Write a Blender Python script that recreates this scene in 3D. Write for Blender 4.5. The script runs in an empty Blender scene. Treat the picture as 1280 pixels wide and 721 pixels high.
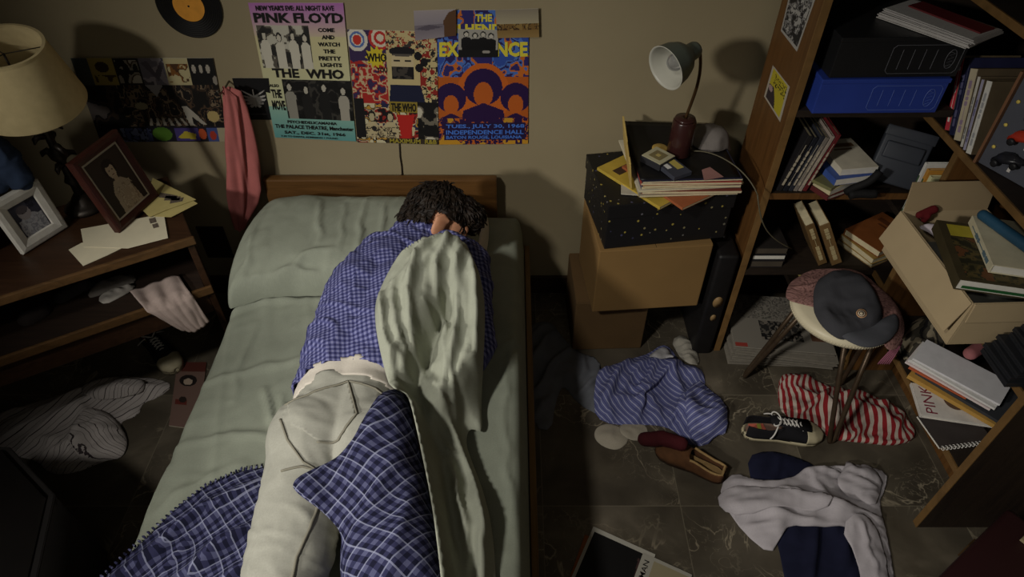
import bpy, bmesh, math, random
import numpy as np
from mathutils import Vector, Matrix
from mathutils.bvhtree import BVHTree
C = bpy.context.scene.collection
PI = math.pi
TH = math.radians(43.4); CT, ST = math.cos(TH), math.sin(TH); FOC = 829.0; CAMZ = 1.96
WALL = 2.06
R = math.radians

# ---------------------------------------------------------------- measuring
def at(u, v, z=None, y=None, x=None):
    """point of the room on a plane of known height / depth / side that is seen at a pixel of the photograph"""
    a = (u - 640) / FOC; b = (v - 360) / FOC
    d = (a, CT - b * ST, -ST - b * CT)
    if z is not None: t = (z - CAMZ) / d[2]
    elif y is not None: t = y / d[1]
    else: t = x / d[0]
    return Vector((d[0] * t, d[1] * t, CAMZ + d[2] * t))

def atp(pts, z): return [tuple(at(u, v, z=z).xy) for u, v in pts]

# ---------------------------------------------------------------- numpy noise
def _hash(ix, iy, iz, seed):
    h = (ix.astype(np.int64) * 374761393 + iy.astype(np.int64) * 668265263 + iz.astype(np.int64) * 2147483647 + seed * 974634777) & 0xffffffff
    h = ((h ^ (h >> 13)) * 1274126177) & 0xffffffff
    h = ((h ^ (h >> 16)) * 2246822519) & 0xffffffff
    return ((h ^ (h >> 15)) & 0xffffff) / float(0xffffff)

def noise3(x, y, z=0.0, seed=0):
    x = np.asarray(x, float); y = np.asarray(y, float); z = np.zeros_like(x) + z
    ix, iy, iz = np.floor(x), np.floor(y), np.floor(z)
    fx, fy, fz = x - ix, y - iy, z - iz
    s = lambda t: t * t * t * (t * (t * 6 - 15) + 10)
    fx, fy, fz = s(fx), s(fy), s(fz)
    r = 0
    for dx in (0, 1):
        for dy in (0, 1):
            for dz in (0, 1):
                w = (fx if dx else 1 - fx) * (fy if dy else 1 - fy) * (fz if dz else 1 - fz)
                r = r + w * _hash(ix + dx, iy + dy, iz + dz, seed)
    return r

def ridge(n, p=1.6): return np.clip(1 - np.abs(2 * n - 1) * 1.5, 0, 1) ** p

def folds(x, y, lam, seed, ang=0.0, stretch=1.0, warp=.5):
    """crumpled cloth, 0..1: a slow swell crossed by long narrow creases"""
    w1 = noise3(x / (lam * 1.9), y / (lam * 1.9), 3.3, seed + 5) - .5
    w2 = noise3(x / (lam * 1.9), y / (lam * 1.9), 7.7, seed + 9) - .5
    x = x + w1 * lam * warp * 1.6; y = y + w2 * lam * warp * 1.6
    out = .45 * noise3(x / lam * .7, y / lam * .7, 2.5, seed + 2)
    rnd = random.Random(seed)
    top = np.zeros_like(x)
    for k, (sc, amp) in enumerate(((1.0, .50), (.8, .42), (.55, .30), (.4, .2), (.28, .12))):
        th = ang + rnd.uniform(-.75, .75) * (1.2 if stretch < 2 else .6)
        c, s = math.cos(th), math.sin(th)
        u = (x * c + y * s) / (stretch * 1.6); v = -x * s + y * c
        n = noise3(u / (lam * sc), v / (lam * sc), k * 1.7, seed + 11 * k)
        r = np.clip(1 - np.abs(2 * n - 1) / .42, 0, 1) ** 1.25
        m = np.clip(noise3(x / (lam * 1.3), y / (lam * 1.3), k * 3.1, seed + 40 + k) * 3 - .9, 0, 1)
        top = np.maximum(top, amp * r * m) + .25 * np.minimum(top, amp * r * m)
    return out + top

# ---------------------------------------------------------------- materials
def lin(c):
    return tuple(((v / 255) / 12.92 if v / 255 <= .04045 else ((v / 255 + .055) / 1.055) ** 2.4) for v in c)

class NT:
    def __init__(s, name, rough=.8, spec=.3, metal=0.0):
        s.m = bpy.data.materials.new(name); s.m.use_nodes = True; s.t = s.m.node_tree
        s.b = s.t.nodes['Principled BSDF']
        s.b.inputs['Roughness'].default_value = rough
        s.b.inputs['Specular IOR Level'].default_value = spec
        s.b.inputs['Metallic'].default_value = metal
    def n(s, typ, **kw):
        nd = s.t.nodes.new('ShaderNode' + typ)
        for k, v in kw.items():
            if k.startswith('p_'): setattr(nd, k[2:], v)
            else:
                key = int(k[1:]) if k[0] == 'i' and k[1:].isdigit() else k.replace('_', ' ')
                s.put(nd.inputs[key], v)
        return nd
    def put(s, sock, v):
        if isinstance(v, bpy.types.NodeSocket): s.t.links.new(v, sock)
        elif isinstance(v, bpy.types.Node): s.t.links.new(v.outputs[0], sock)
        elif hasattr(v, '__len__') and len(v) == 3 and sock.type == 'RGBA': sock.default_value = (*v, 1)
        else: sock.default_value = v
    def math(s, op, a, b=0.0, c=0.0):
        return s.n('Math', p_operation=op, i0=a, i1=b, i2=c).outputs[0]
    def mix(s, f, a, b):
        nd = s.t.nodes.new('ShaderNodeMix'); nd.data_type = 'RGBA'
        s.put(nd.inputs[0], f); s.put(nd.inputs[6], a); s.put(nd.inputs[7], b)
        return nd.outputs[2]
    def coord(s, kind='Object'):
        return s.n('TexCoord').outputs[kind]
    def noise(s, co, scale, detail=3, dist=0.0):
        return s.n('TexNoise', Vector=co, Scale=scale, Detail=detail, Distortion=dist).outputs[0]
    def ramp(s, f, stops):
        nd = s.n('ValToRGB', i0=f); cr = nd.color_ramp
        while len(cr.elements) < len(stops): cr.elements.new(.5)
        for e, (p, c) in zip(cr.elements, stops): e.position = p; e.color = (*c, 1)
        return nd.outputs[0]
    def band(s, co, period, lo, hi):
        f = s.math('FRACT', s.math('DIVIDE', co, period))
        return s.math('MULTIPLY', s.math('GREATER_THAN', f, lo), s.math('LESS_THAN', f, hi))
    def color(s, c): s.put(s.b.inputs['Base Color'], c)
    def bump(s, h, strength=.3, dist=.002):
        s.put(s.b.inputs['Normal'], s.n('Bump', Height=h, Strength=strength, Distance=dist).outputs[0])

MATS = {}
def mat(name, col, rough=.75, var=.12, scale=18, bump=0.0, bscale=120, spec=.3, metal=0.0):
    if name in MATS: return MATS[name]
    k = NT(name, rough, spec, metal); c = lin(col); co = k.coord()
    f = k.noise(co, scale, 4)
    k.color(k.ramp(f, [(.3, tuple(v * (1 - var) for v in c)), (.7, tuple(min(1, v * (1 + var)) for v in c))]))
    if bump: k.bump(k.noise(co, bscale, 3), bump)
    MATS[name] = k.m; return k.m

def wood(name, col, rough=.5, axis=(1, 12, 12), scale=3.0):
    k = NT(name, rough, .35); c = lin(col); co = k.coord()
    mp = k.n('Mapping', Vector=co, Scale=axis)
    f = k.noise(mp.outputs[0], scale, 5, 1.5)
    k.color(k.ramp(f, [(.25, tuple(v * .62 for v in c)), (.55, c), (.8, tuple(v * 1.25 for v in c))]))
    k.bump(f, .08); return k.m

def fabric(name, fn, rough=.9, weave=900, sheen=.0):
    """cloth whose pattern follows the weave (UV = metres along warp and weft)"""
    k = NT(name, rough, .12)
    uv = k.coord('UV'); sp = k.n('SeparateXYZ', Vector=uv)
    c = fn(k, sp.outputs[0], sp.outputs[1], uv)
    w = k.noise(uv, 260, 2)
    k.color(k.mix(k.math('MULTIPLY', w, .22), c, (0, 0, 0)))
    k.bump(k.noise(uv, weave * .5, 2), .12, .001)
    return k.m

def plain_fabric(name, col, var=.1, rough=.92):
    c = lin(col)
    return fabric(name, lambda k, u, v, uv: k.ramp(k.noise(uv, 14, 3), [(.3, tuple(x * (1 - var) for x in c)), (.7, tuple(x * (1 + var) for x in c))]), rough)

def striped(name, base, stripe, period, frac, axis=0, thin=None, warp=0.0):
    b, s_ = lin(base), lin(stripe)
    def fn(k, u, v, uv):
        a = (u, v)[axis]
        if warp: a = k.math('ADD', a, k.math('MULTIPLY', k.noise(uv, 5, 2), warp))
        c = k.mix(k.band(a, period, 0, frac), b, s_)
        if thin: c = k.mix(k.band(a, period, .5, .5 + thin[0]), c, lin(thin[1]))
        return c
    return fabric(name, fn)

PRINT = None
def print_mat():
    global PRINT
    if PRINT is None:
        k = NT('printed paper', .55, .3)
        k.color(k.n('Attribute', p_attribute_name='ink').outputs['Color']); PRINT = k.m
    return PRINT

# ---------------------------------------------------------------- object helpers
def tag(o, label=None, cat=None, group=None, kind=None):
    if label: o['label'] = label
    if cat: o['category'] = cat
    if group: o['group'] = group
    if kind: o['kind'] = kind
    return o

def thing(name, label, cat, loc=(0, 0, 0), group=None):
    o = bpy.data.objects.new(name, None); C.objects.link(o)
    o.location = loc; o.empty_display_size = .05
    return tag(o, label, cat, group)

def root_inv(p):
    m = Matrix()
    q = p
    while q is not None:
        m = q.matrix_basis @ m if q.parent is None else q.matrix_basis @ m
        q = q.parent
    return m

def link(name, me, m, parent=None):
    o = bpy.data.objects.new(name, me); C.objects.link(o)
    if m is not None and not len(me.materials): me.materials.append(m)
    if parent is not None:
        o.parent = parent
        q = parent
        while q.parent is not None: q = q.parent
        if q.type == 'EMPTY': # vertices are given in room coordinates
            o.matrix_parent_inverse = Matrix.Translation(q.location).inverted() if parent is q else Matrix()
    return o

def obj(name, bm, m, parent=None, smooth=False, M=None):
    if M is not None: bm.transform(M)
    me = bpy.data.meshes.new(name); bm.normal_update(); bm.to_mesh(me); bm.free()
    if smooth: me.polygons.foreach_set('use_smooth', [True] * len(me.polygons))
    return link(name, me, m, parent)

def raw(name, verts, faces, m, parent=None, smooth=True, uv=None, ink=None):
    me = bpy.data.meshes.new(name)
    me.from_pydata([tuple(v) for v in verts], [], [tuple(f) for f in faces])
    if smooth: me.polygons.foreach_set('use_smooth', [True] * len(me.polygons))
    if uv is not None:
        l = me.uv_layers.new(name='UVMap'); li = np.empty(len(me.loops), int); me.loops.foreach_get('vertex_index', li)
        l.data.foreach_set('uv', np.asarray(uv, float)[li].ravel())
    if ink is not None:
        a = me.attributes.new('ink', 'FLOAT_COLOR', 'FACE')
        a.data.foreach_set('color', np.concatenate([ink, np.ones((len(ink), 1))], 1).ravel())
    me.update()
    return link(name, me, m, parent)

def uv_planar(o, M=None):
    """weave coordinates for a mesh: metres in the plane of M"""
    me = o.data; co = np.empty(len(me.vertices) * 3); me.vertices.foreach_get('co', co); co = co.reshape(-1, 3)
    if M is not None: co = co @ np.array(M.to_3x3()).T
    l = me.uv_layers.new(name='UVMap'); li = np.empty(len(me.loops), int); me.loops.foreach_get('vertex_index', li)
    l.data.foreach_set('uv', co[li][:, :2].ravel())

def box(bm, x0, y0, z0, x1, y1, z1, bev=0.0, seg=2):
    r = bmesh.ops.create_cube(bm, size=1)
    for v in r['verts']:
        v.co = Vector(((x0 + x1) / 2 + v.co.x * (x1 - x0), (y0 + y1) / 2 + v.co.y * (y1 - y0), (z0 + z1) / 2 + v.co.z * (z1 - z0)))
    if bev:
        es = list({e for v in r['verts'] for e in v.link_edges})
        bmesh.ops.bevel(bm, geom=es, offset=bev, segments=seg, affect='EDGES', profile=.6)
    return bm

def BX(*a, bev=0.002, seg=2): return box(bmesh.new(), *a, bev=bev, seg=seg)

def tube_pts(bm, pts, r, n=10, close=False):
    pts = [Vector(p) for p in pts]; rs = r if hasattr(r, '__len__') else [r] * len(pts)
    rings = []; up = None
    for i, p in enumerate(pts):
        t = (pts[min(i + 1, len(pts) - 1)] - pts[max(i - 1, 0)])
        if t.length < 1e-9: t = Vector((0, 0, 1))
        t.normalize()
        if up is None:
            up = t.orthogonal().normalized()
        else:
            up = (up - t * up.dot(t))
            up = up.normalized() if up.length > 1e-6 else t.orthogonal().normalized()
        w = t.cross(up)
        rings.append([bm.verts.new(p + (up * math.cos(2 * PI * k / n) + w * math.sin(2 * PI * k / n)) * rs[i]) for k in range(n)])
    for a, b in zip(rings, rings[1:]):
        for k in range(n): bm.faces.new((a[k], a[(k + 1) % n], b[(k + 1) % n], b[k]))
    bm.faces.new(rings[0][::-1]); bm.faces.new(rings[-1])
    return bm

def bez(p0, p1, p2, p3, n=12):
    p0, p1, p2, p3 = map(Vector, (p0, p1, p2, p3))
    return [p0 * (1 - t) ** 3 + p1 * 3 * t * (1 - t) ** 2 + p2 * 3 * t * t * (1 - t) + p3 * t ** 3 for t in [i / n for i in range(n + 1)]]

def lathe(prof, n=40, M=None):
    """prof: (radius, height) pairs turned about z"""
    bm = bmesh.new(); rings = []
    for r, z in prof:
        if r < 1e-6: rings.append([bm.verts.new((0, 0, z))])
        else: rings.append([bm.verts.new((r * math.cos(2 * PI * k / n), r * math.sin(2 * PI * k / n), z)) for k in range(n)])
    for a, b in zip(rings, rings[1:]):
        for k in range(n):
            k2 = (k + 1) % n
            if len(a) == 1 and len(b) == 1: continue
            if len(a) == 1: bm.faces.new((a[0], b[k2], b[k]))
            elif len(b) == 1: bm.faces.new((a[k], a[k2], b[0]))
            else: bm.faces.new((a[k], a[k2], b[k2], b[k]))
    bmesh.ops.recalc_face_normals(bm, faces=bm.faces)
    if M is not None: bm.transform(M)
    return bm

def prism(pts, z0, z1, bev=0.0):
    bm = bmesh.new()
    a = [bm.verts.new((x, y, z0)) for x, y in pts]; b = [bm.verts.new((x, y, z1)) for x, y in pts]
    bm.faces.new(a[::-1]); bm.faces.new(b)
    for i in range(len(pts)):
        j = (i + 1) % len(pts); bm.faces.new((a[i], a[j], b[j], b[i]))
    bmesh.ops.recalc_face_normals(bm, faces=bm.faces)
    if bev: bmesh.ops.bevel(bm, geom=list(bm.edges), offset=bev, segments=2, affect='EDGES')
    return bm

def fr(o, x, y):
    """frame with origin o, local x and y axes"""
    x = Vector(x).normalized(); y = Vector(y); y = (y - x * y.dot(x)).normalized(); z = x.cross(y)
    m = Matrix((x, y, z)).transposed().to_4x4(); m.translation = Vector(o); return m

def TR(x, y, z, deg=0): return Matrix.Translation((x, y, z)) @ Matrix.Rotation(R(deg), 4, 'Z')

def bvh_of(objs):
    vs, fs = [], []
    for o in objs:
        b = len(vs); vs += [v.co.copy() for v in o.data.vertices]; fs += [tuple(b + i for i in p.vertices) for p in o.data.polygons]
    return BVHTree.FromPolygons(vs, fs)

# ---------------------------------------------------------------- cloth laid over whatever is under it
def chaikin(p, it=2):
    p = np.asarray(p, float)
    for _ in range(it):
        q = np.roll(p, -1, 0); p = np.stack([p * .75 + q * .25, p * .25 + q * .75], 1).reshape(-1, 2)
    return p

def sdist(px, py, poly):
    """signed distance to a polygon (positive inside) and the nearest boundary point"""
    best = np.full(px.shape, 1e9); bx = np.zeros_like(px); by = np.zeros_like(px); ins = np.zeros(px.shape, bool)
    n = len(poly)
    for i in range(n):
        x0, y0 = poly[i]; x1, y1 = poly[(i + 1) % n]
        dx, dy = x1 - x0, y1 - y0; L = dx * dx + dy * dy + 1e-12
        t = np.clip(((px - x0) * dx + (py - y0) * dy) / L, 0, 1)
        qx, qy = x0 + t * dx, y0 + t * dy; d = (px - qx) ** 2 + (py - qy) ** 2
        m = d < best; best = np.where(m, d, best); bx = np.where(m, qx, bx); by = np.where(m, qy, by)
        if abs(dy) > 1e-12:
            c = ((y0 > py) != (y1 > py)) & (px < dx * (py - y0) / dy + x0); ins ^= c
    d = np.sqrt(best); return np.where(ins, d, -d), bx, by

def blur(a, it):
    for _ in range(it):
        p = np.pad(a, 1, mode='edge')
        a = (p[:-2, 1:-1] + p[2:, 1:-1] + p[1:-1, :-2] + p[1:-1, 2:] + 2 * a) / 6
    return a

def buckle(P, pin, idx, Zf, x0, y0, step, k=(1.3, 1.08), ang=0.0, iters=230, t=.003, g=1.3e-4, bend=.13, seed=0, relax=1, sdv=None, crinkle=.005, cl=.055):
    """cloth with more length than room: the rim stays where it lies, the rest rises into folds and rests on the height field Zf"""
    ny, nx = idx.shape; batches = []
    I, J = np.meshgrid(np.arange(ny), np.arange(nx), indexing='ij')
    ca, sa = math.cos(ang), math.sin(ang)
    for di, dj, st, par in ((0, 1, 1.0, 'j1'), (1, 0, 1.0, 'i1'), (1, 1, .55, 'i1'), (1, -1, .55, 'i1'), (0, 2, bend, 'j2'), (2, 0, bend, 'i2')):
        a = idx[max(0, -di):ny - di, max(0, -dj):nx - max(0, dj)]; b = idx[di:, max(0, dj):nx + min(0, dj)]
        ii = I[max(0, -di):ny - di, max(0, -dj):nx - max(0, dj)]; jj = J[max(0, -di):ny - di, max(0, -dj):nx - max(0, dj)]
        ok = (a >= 0) & (b >= 0)
        q = (jj if par[0] == 'j' else ii) // int(par[1]) % 2
        for c in (0, 1):
            m = ok & (q == c); A, B = a[m], b[m]
            if not len(A): continue
            d = (P[B] - P[A])[:, :2]; L = np.linalg.norm(d, axis=1); ok2 = L > step * .2; A, B, d, L = A[ok2], B[ok2], d[ok2], L[ok2]
            e = d / L[:, None]; al = e[:, 0] * ca + e[:, 1] * sa
            kk = np.sqrt((al * k[1]) ** 2 + (1 - al ** 2) * k[0] ** 2)
            mid = (P[A] + P[B])[:, :2] / 2; f = .35 + 1.3 * noise3(mid[:, 0] / .13, mid[:, 1] / .13, 4.4, seed + 77)
            f = f * np.clip(np.minimum(sdv[A], sdv[B]) / .035, 0, 1); batches.append((A, B, L * (1 + (kk - 1) * f), st))
    tgt = P[pin].copy(); Q = P.copy(); P0 = P.copy()
    rg = np.random.RandomState(seed); n2 = noise3(P[:, 0] / .03, P[:, 1] / .03, .5, seed + 3)
    P = P.copy(); P[:, 2] += np.where(pin, 0, .012 * n2 + .002 * rg.rand(len(P)))
    H = Zf; hy, hx = H.shape
    for it in range(iters):
        v = (P - Q) * (.92 if it < iters * .7 else .6); Q = P.copy(); P = P + v; P[:, 2] -= g
        for A, B, L, st in batches:
            d = P[B] - P[A]; l = np.sqrt((d * d).sum(1)) + 1e-9
            c = d * ((l - L) / l * .5 * st)[:, None]
            P[A] += c; P[B] -= c
        P[pin] = tgt
        fx = np.clip((P[:, 0] - x0) / step, 0, hx - 1.001); fy = np.clip((P[:, 1] - y0) / step, 0, hy - 1.001)
        ix = fx.astype(int); iy = fy.astype(int); fx -= ix; fy -= iy
        z = (H[iy, ix] * (1 - fx) + H[iy, ix + 1] * fx) * (1 - fy) + (H[iy + 1, ix] * (1 - fx) + H[iy + 1, ix + 1] * fx) * fy + t
        low = P[:, 2] < z; P[low, 2] = z[low]; Q[low] = Q[low] * .5 + P[low] * .5
    for _ in range(relax):
        acc = np.zeros_like(P); cnt = np.zeros(len(P))
        for A, B, L, st in batches:
            if st == 1.0:
                acc[A] += P[B]; acc[B] += P[A]; cnt[A] += 1; cnt[B] += 1
        m = ~pin & (cnt > 0); P[m] = P[m] * .5 + .5 * acc[m] / cnt[m][:, None]
    if crinkle: P[:, 2] += crinkle * np.clip(sdv / .02, 0, 1) * (folds(P0[:, 0], P0[:, 1], cl, seed + 90, ang, 2.2) - .2) * (.5 + noise3(P0[:, 0] / .1, P0[:, 1] / .1, .9, seed + 8))
    return P

def cloth(name, outline, m, h=.03, fa=.03, lam=.08, seed=1, step=.009, floor=0.0, under=(), over=(), edge=.02, ang=0.0,
          stretch=1.0, warp=.5, drape=6, uvang=0.0, uvfold=.15, smooth_outline=2, parent=None, extra=None, t=.003, skirt=True, gap=.0015, uvscale=1.0, hole=None, sim=None):
    poly = chaikin(outline, smooth_outline) if smooth_outline else np.asarray(outline, float)
    x0, y0 = poly.min(0) - 2 * step; x1, y1 = poly.max(0) + 2 * step
    xs = np.arange(x0, x1 + step, step); ys = np.arange(y0, y1 + step, step)
    X, Y = np.meshgrid(xs, ys)
    sd, bx, by = sdist(X, Y, poly)
    base = np.full(X.shape, float(floor))
    if under:
        tree = bvh_of(under)
        near = sd > -3 * step
        for i, j in zip(*np.nonzero(near)):
            r = tree.ray_cast(Vector((X[i, j], Y[i, j], 2.5)), Vector((0, 0, -1)))
            if r[0] is not None and r[0].z > base[i, j]: base[i, j] = r[0].z
        # the highest thing within one step, then hang between the high places
        for k in range(2):
            p = np.pad(base, 1, mode='edge')
            base = np.maximum.reduce([base, p[:-2, 1:-1], p[2:, 1:-1], p[1:-1, :-2], p[1:-1, 2:]])
        raw_b = base.copy()
        for _ in range(drape): base = np.maximum(raw_b, blur(base, 3))
    F = folds(X, Y, lam, seed, ang, stretch, warp)
    dome = 1 - np.exp(-np.clip(sd, 0, None) / edge)
    Z = base + t + dome * (h + fa * (F - .35))
    if extra is not None: Z = Z + extra(X, Y, sd, dome)
    Z = np.maximum(Z, base + gap)
    Z = Z * .6 + .4 * np.maximum(blur(Z, 1), base + gap)
    if over:
        tree = bvh_of(over)
        cap = np.full(X.shape, 9.0)
        for i, j in zip(*np.nonzero(sd > -3 * step)):
            r = tree.ray_cast(Vector((X[i, j], Y[i, j], floor - .02)), Vector((0, 0, 1)))
            if r[0] is not None: cap[i, j] = r[0].z - .003
        p = np.pad(cap, 1, mode='edge')
        cap = np.minimum.reduce([cap, p[:-2, 1:-1], p[2:, 1:-1], p[1:-1, :-2], p[1:-1, 2:]])
        Z = np.maximum(np.minimum(Z, cap), base + .001)
    keep = sd > 0
    cell = keep[:-1, :-1] | keep[1:, :-1] | keep[:-1, 1:] | keep[1:, 1:]
    if hole is not None:
        hm = hole(X, Y); cell &= ~(hm[:-1, :-1] & hm[1:, :-1] & hm[:-1, 1:] & hm[1:, 1:])
    use = np.zeros_like(keep)
    use[:-1, :-1] |= cell; use[1:, :-1] |= cell; use[:-1, 1:] |= cell; use[1:, 1:] |= cell
    out = use & ~keep
    PX = np.where(out, bx, X); PY = np.where(out, by, Y)
    if under:                                   # the rim is moved onto the outline: read the heights there
        gx_ = np.clip((PX[out] - xs[0]) / step, 0, len(xs) - 1.001); gy_ = np.clip((PY[out] - ys[0]) / step, 0, len(ys) - 1.001)
        ix_, iy_ = gx_.astype(int), gy_.astype(int); fx_, fy_ = gx_ - ix_, gy_ - iy_
        bl_ = lambda H: (H[iy_, ix_] * (1 - fx_) + H[iy_, ix_ + 1] * fx_) * (1 - fy_) + (H[iy_ + 1, ix_] * (1 - fx_) + H[iy_ + 1, ix_ + 1] * fx_) * fy_
        bb = blur(base, 2); base[out] = bl_(bb); Z[out] = base[out] + t
    idx = -np.ones(X.shape, int); idx[use] = np.arange(use.sum())
    verts = np.stack([PX[use], PY[use], Z[use]], 1)
    if sim:
        pin = out[use]
        for _ in range(sim.pop('free', 0)): pass
        verts = buckle(verts, pin, idx, Z - t if not over else Z - t, xs[0], ys[0], step, ang=ang, seed=seed, t=t, sdv=sd[use], **sim)
    ii, jj = np.nonzero(cell)
    faces = np.stack([idx[ii, jj], idx[ii, jj + 1], idx[ii + 1, jj + 1], idx[ii + 1, jj]], 1)
    c, s = math.cos(uvang), math.sin(uvang)
    wu = (noise3(X / .12, Y / .12, .3, seed + 20) - .5) * uvfold; wv = (noise3(X / .12, Y / .12, 5.3, seed + 21) - .5) * uvfold
    gy, gx = np.gradient(Z, step)
    U = (X * c + Y * s) + wu + (gx * c + gy * s) * .012 * (uvfold > 0 and not sim); V = (-X * s + Y * c) + wv + (-gx * s + gy * c) * .012 * (uvfold > 0 and not sim)
    uv = np.stack([U[use], V[use]], 1) * uvscale
    fl = [tuple(f) for f in faces]
    if skirt:
        cnt = {}
        for f in fl:
            for a, b in zip(f, f[1:] + f[:1]): cnt[(a, b)] = 1
        edges = [e for e in cnt if (e[1], e[0]) not in cnt]
        bz = base[use]; nv = len(verts); mp = {}; add = []; auv = []
        for a, b in edges:
            for q in (a, b):
                if q not in mp:
                    mp[q] = nv + len(add); add.append((verts[q][0], verts[q][1], min(bz[q] + max(.0008, t - .003), verts[q][2] - .0004))); auv.append(uv[q])
            fl.append((b, a, mp[a], mp[b]))
        verts = np.concatenate([verts, np.array(add)]); uv = np.concatenate([uv, np.array(auv)])
    return raw(name, verts, fl, m, parent, True, uv)

def ridges(lst):
    """hand-laid folds: (points, height of the plane they were measured on, half width, rise)"""
    Ls = [(np.array([tuple(at(u, v, z=z).xy) for u, v in p]), w, a) for p, z, w, a in lst]
    def f(X, Y, sd, dome):
        tot = np.zeros_like(X)
        wx = (noise3(X / .06, Y / .06, .4, 5) - .5) * .02; wy = (noise3(X / .06, Y / .06, 3.4, 6) - .5) * .02
        for P, w, a in Ls:
            best = np.full(X.shape, 9.0); tt = np.zeros_like(X); n = len(P) - 1
            for i in range(n):
                d = P[i + 1] - P[i]; L = d @ d
                t = np.clip(((X + wx - P[i][0]) * d[0] + (Y + wy - P[i][1]) * d[1]) / L, 0, 1)
                q = np.hypot(X + wx - P[i][0] - t * d[0], Y + wy - P[i][1] - t * d[1]); m = q < best
                best = np.where(m, q, best); tt = np.where(m, (i + t) / n, tt)
            pr = np.clip(1 - best / w, 0, 1) ** 1.25 * a * (np.sin(np.clip(tt, .06, .94) * PI) ** .5)
            tot = np.maximum(tot, pr) + .3 * np.minimum(tot, pr)
        return tot * np.clip(sd / .015, 0, 1)
    return f

# ---------------------------------------------------------------- soft bodies grown from limbs
_SPH = {}
def _sphere(nu, nv):
    if (nu, nv) not in _SPH:
        v = [(0, 0, 1)] + [(math.sin(PI * j / nv) * math.cos(2 * PI * i / nu), math.sin(PI * j / nv) * math.sin(2 * PI * i / nu), math.cos(PI * j / nv)) for j in range(1, nv) for i in range(nu)] + [(0, 0, -1)]
        f = []
        for i in range(nu):
            k = (i + 1) % nu; f.append((0, 1 + i, 1 + k)); f.append((len(v) - 1, 1 + (nv - 2) * nu + k, 1 + (nv - 2) * nu + i))
            for j in range(nv - 2): f.append((1 + j * nu + i, 1 + (j + 1) * nu + i, 1 + (j + 1) * nu + k, 1 + j * nu + k))
        _SPH[(nu, nv)] = (np.array(v, float), f)
    return _SPH[(nu, nv)]

def blob(parts, voxel=.006, smooth=4, disp=None):
    vs, fs, n0 = [], [], 0
    def add(sv, sf):
        nonlocal n0
        vs.append(sv); fs.extend([tuple(n0 + i for i in f) for f in sf]); n0 += len(sv)
    for p in parts:
        if p[0] == 'e':
            _, c, rad, rot = p
            sv, sf = _sphere(28, 18); q = sv * np.array(rad)
            if rot is not None: q = q @ np.array(rot).T
            add(q + np.array(c), sf)
        else:
            _, a, ra, b, rb = p
            a, b = Vector(a), Vector(b); n = max(2, min(24, int((b - a).length / (min(ra, rb) * .4))))
            sv, sf = _sphere(18, 12)
            for i in range(n + 1):
                t = i / n; add(sv * (ra + (rb - ra) * t) + np.array(a.lerp(b, t)), sf)
    me = bpy.data.meshes.new('tmp'); me.from_pydata([tuple(v) for v in np.concatenate(vs)], [], fs); me.update()
    o = bpy.data.objects.new('tmp', me); C.objects.link(o)
    md = o.modifiers.new('r', 'REMESH'); md.mode = 'VOXEL'; md.voxel_size = voxel
    if smooth:
        sm = o.modifiers.new('s', 'SMOOTH'); sm.iterations = smooth; sm.factor = .5
    dg = bpy.context.evaluated_depsgraph_get(); dg.update()
    out = bpy.data.meshes.new_from_object(o.evaluated_get(dg))
    bpy.data.objects.remove(o); bpy.data.meshes.remove(me)
    if disp:
        n = len(out.vertices); co = np.empty(n * 3); no = np.empty(n * 3)
        out.vertices.foreach_get('co', co); out.vertex_normals.foreach_get('vector', no)
        co = co.reshape(-1, 3); no = no.reshape(-1, 3)
        co = co + no * disp(co, no)[:, None]
        out.vertices.foreach_set('co', co.ravel()); out.update()
    out.materials.clear()
    out.polygons.foreach_set('use_smooth', [True] * len(out.polygons))
    return out

def cut(me, keep):
    """drop the faces whose centre fails keep(centre)"""
    bm = bmesh.new(); bm.from_mesh(me)
    bmesh.ops.delete(bm, geom=[f for f in bm.faces if not keep(f.calc_center_median())], context='FACES')
    bm.to_mesh(me); bm.free(); me.update(); return me

def bisect(me, co, no):
    bm = bmesh.new(); bm.from_mesh(me)
    bmesh.ops.bisect_plane(bm, geom=list(bm.verts) + list(bm.edges) + list(bm.faces), plane_co=Vector(co), plane_no=Vector(no), clear_outer=True)
    bm.to_mesh(me); bm.free(); me.update(); return me

def ribbon(name, pts, w, m, tree, parent, off=.001, n=4, closed=False):
    """narrow strip lying on a surface, pts in room coordinates, dropped along -z onto the surface"""
    P = []
    for i in range(len(pts) - (0 if closed else 1)):
        a, b = Vector(pts[i]), Vector(pts[(i + 1) % len(pts)])
        for k in range(n): P.append(a.lerp(b, k / n))
    if not closed: P.append(Vector(pts[-1]))
    vs, fs = [], []
    L = len(P)
    for i, p in enumerate(P):
        q = P[(i + 1) % L] if (closed or i < L - 1) else p; o = P[i - 1] if (closed or i > 0) else p
        t = (q - o); s = Vector((-t.y, t.x, 0)).normalized() * w / 2
        for sg in (-1, 1):
            c = p + s * sg
            r = tree.ray_cast(Vector((c.x, c.y, 2)), Vector((0, 0, -1)))
            z = r[0].z if r[0] is not None else p.z
            vs.append((c.x, c.y, z + off))
    for i in range(L if closed else L - 1):
        j = (i + 1) % L; fs.append((2 * i, 2 * j, 2 * j + 1, 2 * i + 1))
    o = raw(name, vs, fs, m, parent, True)
    md = o.modifiers.new('thick', 'SOLIDIFY'); md.thickness = off * .8; md.offset = 0
    return o

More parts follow.
